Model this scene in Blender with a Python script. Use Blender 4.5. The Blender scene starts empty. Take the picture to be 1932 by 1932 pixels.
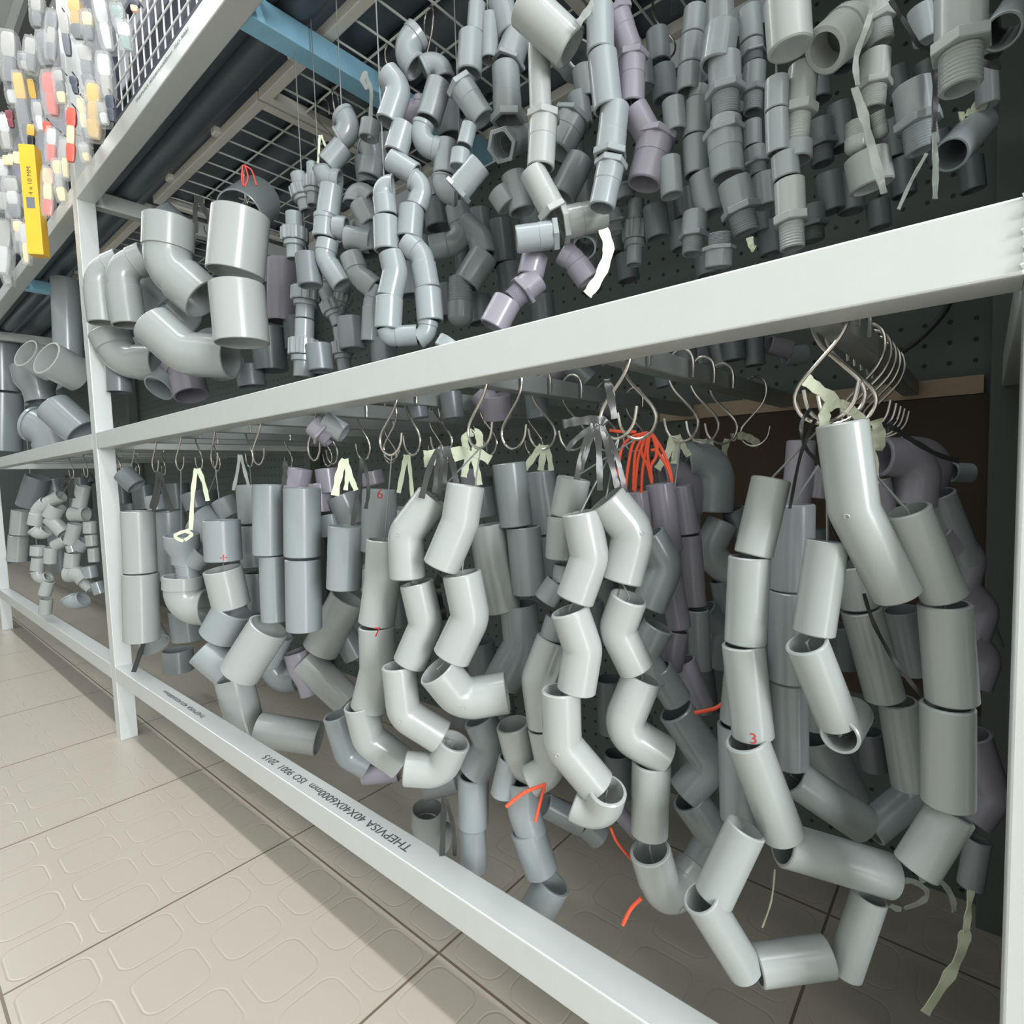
import bpy, math, random
import numpy as np
from mathutils import Vector, Matrix
random.seed(7)
S = bpy.context.scene
COL = S.collection

# ------------------------------------------------------------ camera, world, lights, exposure
cam_data = bpy.data.cameras.new('camera')
cam = bpy.data.objects.new('camera', cam_data); COL.objects.link(cam)
cam_data.sensor_width = 36; cam_data.lens = 36 * 1050.4 / 1932
cam_data.clip_start = 0.02; cam_data.clip_end = 60
YAW, PIT, ROL = 0.706, 0.0691, -0.03125
CAM_AT = Vector((0, -.41, .682))
cy, sy, cp, sp = math.cos(YAW), math.sin(YAW), math.cos(PIT), math.sin(PIT)
fwd = Vector((-sy * cp, cy * cp, -sp)); rgt = Vector((cy, sy, 0)); upv = rgt.cross(fwd)
r2 = math.cos(ROL) * rgt + math.sin(ROL) * upv
u2 = -math.sin(ROL) * rgt + math.cos(ROL) * upv
cam.matrix_world = Matrix(((r2.x, u2.x, -fwd.x, CAM_AT.x), (r2.y, u2.y, -fwd.y, CAM_AT.y),
                           (r2.z, u2.z, -fwd.z, CAM_AT.z), (0, 0, 0, 1)))
S.camera = cam
world = bpy.data.worlds.new('world'); S.world = world; world.use_nodes = True
bg = world.node_tree.nodes['Background']
bg.inputs[0].default_value = (.95, 1.0, 1.0, 1); bg.inputs[1].default_value = .13
def tube_light(name, x, y, z, length, power, w=.12, colour=(.97, .99, 1)):
    l = bpy.data.lights.new(name, 'AREA'); l.shape = 'RECTANGLE'; l.size = length; l.size_y = w
    l.energy = power; l.color = colour
    o = bpy.data.objects.new(name, l); COL.objects.link(o); o.location = (x, y, z)
    return o
tube_light('ceiling_tube_lamp', -1.0, -.42, 2.85, 12.0, 92, .09)
tube_light('ceiling_tube_lamp', -1.5, -1.35, 2.85, 9.0, 22, .1)
front_fill = tube_light('front_fill_light', -1.2, -2.6, 1.7, 5.5, 6, 1.6); front_fill.rotation_euler = (math.radians(90), 0, 0)  # added broad fill from the aisle side, no real opening there
side_fill = tube_light('side_fill_light', 4.3, -1.5, 1.5, 1.0, 195, 2.0); side_fill.rotation_euler = (math.radians(90), 0, math.radians(72))  # added fill from the right for streaks and bright post sides
S.view_settings.view_transform = 'Standard'; S.view_settings.look = 'None'
S.view_settings.gamma = 1; S.view_settings.use_curve_mapping = False
S.view_settings.exposure = 0.38

# ------------------------------------------------------------ materials
MATS = {}
def lin(c):
    return tuple((v / 255 / 12.92 if v / 255 <= .04045 else ((v / 255 + .055) / 1.055) ** 2.4) for v in c)
def mat(name, rgb, rough=.5, metal=0, var=.06, scale=8, bump=0, spec=.5, alpha=1, trans=0):
    if name in MATS: return MATS[name]
    m = bpy.data.materials.new(name); m.use_nodes = True; MATS[name] = m
    nt = m.node_tree; b = nt.nodes['Principled BSDF']
    c = lin(rgb)
    tc = nt.nodes.new('ShaderNodeTexCoord'); nz = nt.nodes.new('ShaderNodeTexNoise')
    nz.inputs['Scale'].default_value = scale; nz.inputs['Detail'].default_value = 3
    nt.links.new(tc.outputs['Object'], nz.inputs['Vector'])
    oi = nt.nodes.new('ShaderNodeObjectInfo')
    ad = nt.nodes.new('ShaderNodeMath'); ad.operation = 'ADD'
    nt.links.new(nz.outputs['Fac'], ad.inputs[0]); nt.links.new(oi.outputs['Random'], ad.inputs[1])
    mr = nt.nodes.new('ShaderNodeMapRange'); nt.links.new(ad.outputs[0], mr.inputs['Value'])
    mr.inputs['From Min'].default_value = .2; mr.inputs['From Max'].default_value = 1.8
    mr.inputs['To Min'].default_value = 1 - var; mr.inputs['To Max'].default_value = 1 + var
    mx = nt.nodes.new('ShaderNodeMix'); mx.data_type = 'RGBA'; mx.blend_type = 'MULTIPLY'
    mx.inputs[0].default_value = 1; mx.inputs[6].default_value = (*c, 1)
    nt.links.new(mr.outputs[0], mx.inputs[7]); nt.links.new(mx.outputs[2], b.inputs['Base Color'])
    b.inputs['Roughness'].default_value = rough; b.inputs['Metallic'].default_value = metal
    b.inputs['Specular IOR Level'].default_value = spec
    if trans: b.inputs['Transmission Weight'].default_value = trans
    if alpha < 1: b.inputs['Alpha'].default_value = alpha
    if bump:
        n2 = nt.nodes.new('ShaderNodeTexNoise'); n2.inputs['Scale'].default_value = scale * 6
        nt.links.new(tc.outputs['Object'], n2.inputs['Vector'])
        bp = nt.nodes.new('ShaderNodeBump'); bp.inputs['Strength'].default_value = bump; bp.inputs['Distance'].default_value = .002
        nt.links.new(n2.outputs['Fac'], bp.inputs['Height']); nt.links.new(bp.outputs[0], b.inputs['Normal'])
    return m
PVC = {'g': mat('pvc_grey', (141, 149, 152), .24, spec=.6), 'w': mat('pvc_pale_grey', (160, 165, 164), .22, spec=.6),
       'l': mat('pvc_lavender_grey', (145, 142, 153), .24), 'v': mat('pvc_dimmed_grey', (147, 153, 152), .24, spec=.6), 'd': mat('pvc_shaded_grey', (108, 115, 119), .3)}  # v and d carry weaker light and back-row shade in their grey
STEEL = mat('galvanised_steel', (204, 209, 208), .36, .2, .05, 30, .04)
HOOKM = mat('nickel_wire', (205, 200, 192), .22, .9)
WHITEP = mat('cream_painted_frame', (232, 230, 222), .5)
BLUE = mat('worn_blue_paint', (150, 204, 232), .5, var=.2, scale=25, bump=.2)
WIRE = mat('zinc_wire', (226, 230, 226), .45, .1)
RED = mat('red_marker_ink', (178, 50, 52), .6)
BLACKINK = mat('black_ink', (62, 70, 74), .7)
TIEM = {'raffia': mat('pale_green_raffia', (206, 213, 188), .55, var=.15, scale=60),
        'black': mat('black_plastic_tape', (52, 54, 54), .32, var=.2, scale=60),
        'clear': mat('clear_plastic_tape', (190, 198, 194), .15, alpha=.55),
        'grey': mat('grey_plastic_tie', (128, 134, 132), .4),
        'orange': mat('orange_cord', (236, 92, 58), .5, var=.12, scale=90),
        'redcord': mat('red_cord', (200, 70, 66), .5)}

# ------------------------------------------------------------ mesh helpers
def mesh(name, verts, faces, m, smooth=True, sharp=.6):
    me = bpy.data.meshes.new(name); me.from_pydata([tuple(v) for v in verts], [], faces); me.update()
    if smooth:
        me.polygons.foreach_set('use_smooth', [True] * len(me.polygons)); me.set_sharp_from_angle(angle=sharp)
    if m: me.materials.append(m)
    return me
def obj(name, me, parent=None, loc=(0, 0, 0)):
    o = bpy.data.objects.new(name, me); COL.objects.link(o); o.location = loc
    if parent: o.parent = parent
    return o
def tag(o, label=None, cat=None, group=None, kind=None):
    if label: o['label'] = label
    if cat: o['category'] = cat
    if group: o['group'] = group
    if kind: o['kind'] = kind
    return o
def empty(name, loc): 
    return obj(name, None, None, loc)
class MB:
    def __init__(s): s.v = []; s.f = []
    def add(s, v, f):
        n = len(s.v); s.v += [tuple(p) for p in v]; s.f += [tuple(i + n for i in q) for q in f]
    def box(s, a, b, ch=0):
        (x0, y0, z0), (x1, y1, z1) = a, b
        s.add([(x0, y0, z0), (x1, y0, z0), (x1, y1, z0), (x0, y1, z0), (x0, y0, z1), (x1, y0, z1), (x1, y1, z1), (x0, y1, z1)],
              [(3, 2, 1, 0), (4, 5, 6, 7), (0, 1, 5, 4), (1, 2, 6, 5), (2, 3, 7, 6), (3, 0, 4, 7)])
    def rod(s, pts, r, seg=8):
        v, f = rod(pts, r, seg); s.add(v, f)
    def mesh(s, name, m, smooth=False, sharp=.6): return mesh(name, s.v, s.f, m, smooth, sharp)
    def build(s, name, m, parent=None, smooth=False, loc=(0, 0, 0)): return obj(name, s.mesh(name, m, smooth), parent, loc)
def bevelled(o, w=.002, seg=2):
    b = o.modifiers.new('bevel', 'BEVEL'); b.width = w; b.segments = seg; b.limit_method = 'ANGLE'
    return o
def frames(pts):
    P = [Vector(p) for p in pts]; T = []
    for i in range(len(P)):
        d = P[min(i + 1, len(P) - 1)] - P[max(i - 1, 0)]
        T.append(d.normalized() if d.length > 1e-9 else Vector((0, 0, 1)))
    n = T[0].orthogonal().normalized(); N = [n]
    for i in range(1, len(P)):
        n = N[-1] - T[i] * N[-1].dot(T[i])
        N.append(n.normalized() if n.length > 1e-6 else T[i].orthogonal().normalized())
    return P, T, N
def smooth_path(pts, k=5):
    P = [Vector(p) for p in pts]
    if len(P) < 3: return P
    out = []
    for i in range(len(P) - 1):
        p0, p1, p2, p3 = P[max(i - 1, 0)], P[i], P[i + 1], P[min(i + 2, len(P) - 1)]
        for j in range(k):
            t = j / k
            out.append(.5 * ((2 * p1) + (p2 - p0) * t + (2 * p0 - 5 * p1 + 4 * p2 - p3) * t * t + (3 * p1 - p0 - 3 * p2 + p3) * t ** 3))
    return out + [P[-1]]
def rod(pts, r, seg=8):
    P, T, N = frames(pts); v = []; f = []
    for p, t, n in zip(P, T, N):
        b = t.cross(n)
        for k in range(seg):
            a = 2 * math.pi * k / seg
            v.append(p + (n * math.cos(a) + b * math.sin(a)) * r)
    for i in range(len(P) - 1):
        for k in range(seg):
            a, b_ = i * seg + k, i * seg + (k + 1) % seg
            f.append((a, b_, b_ + seg, a + seg))
    f.append(tuple(range(seg))[::-1]); f.append(tuple((len(P) - 1) * seg + k for k in range(seg)))
    return v, f
def ribbon(pts, wd, th=.0005, wob=0):
    P = smooth_path(pts, 5); Q, T, N = frames(P); v = []; f = []
    n = len(Q)
    side0 = Vector((rgt.x, rgt.y, 0))                 # strips lie roughly across the aisle side
    ph = random.random() * 6
    for i in range(n):
        t = T[i]; s = side0 - t * side0.dot(t)
        if s.length < .2: s = Vector((0, 0, 1)) - t * t.z
        s.normalize(); nn = t.cross(s)
        a = wob * math.sin(ph + i * .9)
        s2 = s * math.cos(a) + nn * math.sin(a); n2 = nn * math.cos(a) - s * math.sin(a)
        w = wd * (.5 + .07 * math.sin(ph * 3 + i * 1.7))
        cr = wd * .12 * math.sin(i * 2.1 + ph)
        for (p, q) in ((-1, -1), (0, -1), (1, -1), (1, 1), (0, 1), (-1, 1)):
            v.append(Q[i] + s2 * w * p + n2 * (th * q + (cr if p == 0 else 0)))
    for i in range(n - 1):
        for k in range(6):
            a, b = i * 6 + k, i * 6 + (k + 1) % 6
            f.append((a, b, b + 6, a + 6))
    f.append((5, 4, 3, 2, 1, 0)); f.append(tuple((n - 1) * 6 + k for k in range(6)))
    return v, f

# closed profile swept along a path; prof = [(s, radius)], path(s) -> pos, n, b
def sweep(path, prof, seg=28, mod=None, close=True):
    v = []; f = []
    for s, r in prof:
        p, n, b = path(s)
        for k in range(seg):
            a = 2 * math.pi * (k + .5) / seg
            rr = r * (mod(a) if mod else 1)
            v.append(p + (n * math.cos(a) + b * math.sin(a)) * rr)
    m = len(prof)
    for i in range(m if close else m - 1):
        j = (i + 1) % m
        for k in range(seg):
            k2 = (k + 1) % seg
            f.append((i * seg + k, i * seg + k2, j * seg + k2, j * seg + k))
    return v, f
def straight(a, b, twist=0):
    t = (b - a).normalized(); n = t.orthogonal().normalized(); bb = t.cross(n)
    n, bb = n * math.cos(twist) + bb * math.sin(twist), bb * math.cos(twist) - n * math.sin(twist)
    return (lambda s: (a + t * s, n, bb)), (b - a).length
def bent(a, k, b, R):
    d1 = (k - a); d2 = (b - k); l1, l2 = d1.length, d2.length
    t1, t2 = d1.normalized(), d2.normalized()
    th = t1.angle(t2)
    if th < .05: return straight(a, b) + (None,)
    tan = min(R * math.tan(th / 2), l1 * .8, l2 * .8); R = tan / math.tan(th / 2)
    B = t1.cross(t2).normalized(); n1 = B.cross(t1)           # n1 points to the inside of the bend
    c = k - t1 * tan + n1 * R
    s1 = l1 - tan; arc = R * th; L = s1 + arc + l2 - tan
    def path(s):
        if s <= s1: return a + t1 * s, n1, B
        if s >= s1 + arc:
            return b - t2 * (L - s), B.cross(t2), B
        x = (s - s1) / R
        n = n1 * math.cos(x) - t1 * math.sin(x)
        return c - n * R, n, B
    return path, L, (s1, arc)
def hollow(ss, t, c):                                          # outer (s, r) list -> closed tube profile
    o = [(ss[0][0], ss[0][1] - c)] + [(ss[0][0] + c, ss[0][1])] + ss[1:-1] + [(ss[-1][0] - c, ss[-1][1]), (ss[-1][0], ss[-1][1] - c)]
    inner = [(s, r - t) for s, r in [ss[0]] + ss[1:-1] + [ss[-1]]][::-1]
    return o + inner

KIND = {'c': ('straight_coupling', 'coupling', 'coupling'), 's': ('straight_coupling', 'coupling', 'stepped coupling'),
        'e': ('pipe_elbow', 'elbow', '45-degree elbow'), 'k': ('pipe_elbow', 'elbow', 'collared elbow'),
        'h': ('hex_adapter', 'adapter', 'hex-ended sleeve'), 'm': ('threaded_adapter', 'adapter', 'threaded adapter'),
        'u': ('pipe_union', 'union', 'ribbed union'), 't': ('pipe_tee', 'tee', 'tee'),
        'r': ('pipe_reducer', 'reducer', 'funnel reducer'), 'n': ('threaded_plug', 'plug', 'threaded nipple')}
def fitting(k, a, b, kb, r, m, wall):
    """returns (main part name, verts, faces), [(part name, verts, faces)], smooth angle"""
    t = max(wall * r, .0012); c = min(.0012, t * .4); parts = []
    if k in 'ek':
        R = r * (1.12 if k == 'e' else 1.25)
        path, L, arc = bent(a, kb, b, R)
        if arc is None: ss = [(0, r), (L, r)]
        else:
            s1, ar = arc
            if k == 'e':
                ss = [(0, r), (s1, r)] + [(s1 + ar * i / 10, r) for i in range(1, 10)] + [(s1 + ar, r), (L, r)]
            else:
                q = r * .93; u1 = s1 * .92; u2 = L - (L - s1 - ar) * .92
                ss = [(0, r), (u1 - .0012, r), (u1, q)] + [(s1 + ar * i / 12, q) for i in range(0, 13)] + [(u2, q), (u2 + .0012, r), (L, r)]
        ss = sorted(ss)
        return sweep(path, hollow(ss, t, c), 32), parts
    path, L = straight(a, b, random.random() * 1.0)
    if k == 'c': return sweep(path, hollow([(0, r), (L, r)], t, c), 36), parts
    if k == 's':
        return sweep(path, hollow([(0, r), (L * .48, r), (L * .5, r * .96), (L, r * .96)], t, c), 36), parts
    if k == 'h':
        hx = L * .13
        parts.append(('hex_collar', *sweep(path, hollow([(0, r * 1.26), (hx, r * 1.26)], r * .3, .0006), 6)))
        return sweep(path, hollow([(hx * .5, r * 1.03), (L * .45, r * 1.03), (L * .46, r), (L, r)], t, c), 32), parts
    if k == 'm':
        h0, h1 = L * .5, L * .62; q = r * .84
        parts.append(('hex_collar', *sweep(path, hollow([(h0, r * 1.24), (h1, r * 1.24)], r * .45, .0006), 6)))
        th = []; n = 9
        for i in range(n):
            s = h1 + (L - h1) * i / n; d = (L - h1) / n
            th += [(s, q * .93), (s + d * .5, q)]
        th.append((L, q * .92))
        parts.append(('thread', *sweep(path, th + [(L, q * .72), (h1, q * .72)], 28)))
        return sweep(path, hollow([(0, r), (h0 + .002, r)], t, c), 32), parts
    if k == 'n':
        q = r * .95; th = []; n = 9; h1 = L * .52
        for i in range(n):
            s = h1 * i / n; d = h1 / n
            th += [(s, q * .93), (s + d * .5, q)]
        th += [(h1, q * .93), (h1, q * .7), (0, q * .7)]
        parts.append(('thread', *sweep(path, th, 28)))
        dome = [(h1 - .001, r * .7), (h1, r)] + [(L - r * .8 * (1 - math.sin(x)), max(r * math.cos(x), .0004)) for x in [i * math.pi / 16 for i in range(1, 9)]]
        return sweep(path, dome, 28, close=False), parts
    if k == 'u':
        q = r * .62
        nut = lambda x: 1 + (.035 if math.sin(12 * x) > 0 else -.035)
        parts.append(('nut', *sweep(path, hollow([(L * .34, r * .97), (L * .62, r * .97)], r * .3, .0012), 72, nut)))
        ss = [(0, q), (L * .3, q), (L * .31, q * 1.06), (L * .62, q * 1.06), (L * .63, r * .8), (L * .72, r * .8), (L * .73, q), (L, q)]
        return sweep(path, hollow(ss, max(t * .8, .0012), c), 28), parts
    if k == 'r':
        return sweep(path, hollow([(0, r), (L * .42, r), (L * .72, r * .72), (L, r * .72)], t, c), 32), parts
    if k == 't':
        v, f = sweep(path, hollow([(0, r), (L * .2, r), (L * .21, r * .95), (L * .79, r * .95), (L * .8, r), (L, r)], t, c), 32)
        mid = a + (b - a) * .5
        p2, l2 = straight(mid + (kb - mid).normalized() * r * .8, kb)
        v2, f2 = sweep(p2, hollow([(0, r * .95), (l2 * .35, r * .95), (l2 * .36, r), (l2, r)], t, c), 32)
        n = len(v)
        return (v + v2, f + [tuple(i + n for i in q) for q in f2]), parts
def text_mesh(txt, size):
    cu = bpy.data.curves.new('lettering', 'FONT'); cu.body = txt; cu.size = size; cu.align_x = 'CENTER'; cu.align_y = 'CENTER'
    cu.resolution_u = 3
    o = bpy.data.objects.new('lettering', cu); COL.objects.link(o)
    bpy.context.view_layer.update()
    me = bpy.data.meshes.new_from_object(o.evaluated_get(bpy.context.evaluated_depsgraph_get()))
    bpy.data.objects.remove(o); bpy.data.curves.remove(cu)
    return me
def flat_text(txt, size, M, name, m, parent, xs=1, ys=1):
    me = text_mesh(txt, size)
    for v in me.vertices: v.co = M @ Vector((v.co.x * xs, v.co.y * ys, 0))
    me.materials.clear(); me.materials.append(m)
    return obj(name, me, parent)
def mark(root, txt, a, b, at, r, centre):
    me = text_mesh(txt, r * .75)
    ax = (a - b).normalized()                                    # up along the piece
    p = a + (b - a) * at
    q = (CAM_AT - p); q = (q - ax * q.dot(ax)).normalized()       # written on the aisle side
    s = ax.cross(q).normalized() * 1
    for v in me.vertices:
        ang = v.co.x / r
        v.co = p + ax * v.co.y + (q * math.cos(ang) + s * math.sin(ang)) * (r + .0003) - centre
    me.materials.clear(); me.materials.append(RED)
    tag(obj('handwritten_mark', me, root), 'red handwritten mark')
def gate_ring(root, a, kb, b, r, m, centre, rk):
    out = ((kb - a).normalized() - (b - kb).normalized())
    q = (CAM_AT - kb).normalized()
    d = (q * .9 + out.normalized() * .45).normalized()
    B = (kb - a).cross(b - kb).normalized()
    ax = B.cross(out).normalized()
    path, L, arc = bent(a, kb, b, r * rk)
    base = path(arc[0] + arc[1] * .5)[0] if arc else kb
    d = (d - ax * d.dot(ax)).normalized()
    c = base + d * (r * 1.0)
    s = d.cross(ax); pts = [c + (ax * math.cos(x) + s * math.sin(x)) * r * .1 for x in [i * math.pi / 6 for i in range(13)]]
    v, f = rod(pts, .0006, 6)
    obj('gate_mark', mesh('gate_mark', [p - centre for p in v], f, m), root)

ORD = ['first', 'second', 'third', 'fourth', 'fifth', 'sixth', 'seventh', 'eighth', 'ninth', 'tenth', 'eleventh', 'twelfth'] + \
      ['thirteenth', 'fourteenth', 'fifteenth', 'sixteenth', 'seventeenth', 'eighteenth', 'nineteenth', 'twentieth']
ORD += ['twenty-' + o for o in ORD[:9]] + ['thirtieth']
CW = {'g': 'grey', 'w': 'pale grey', 'v': 'grey', 'l': 'lavender-grey', 'd': 'dark grey'}
MK = {'3': 'red 3', '7': 'red 7', '+': 'red plus', '6': 'red 6', '1': 'red 1'}

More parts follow.
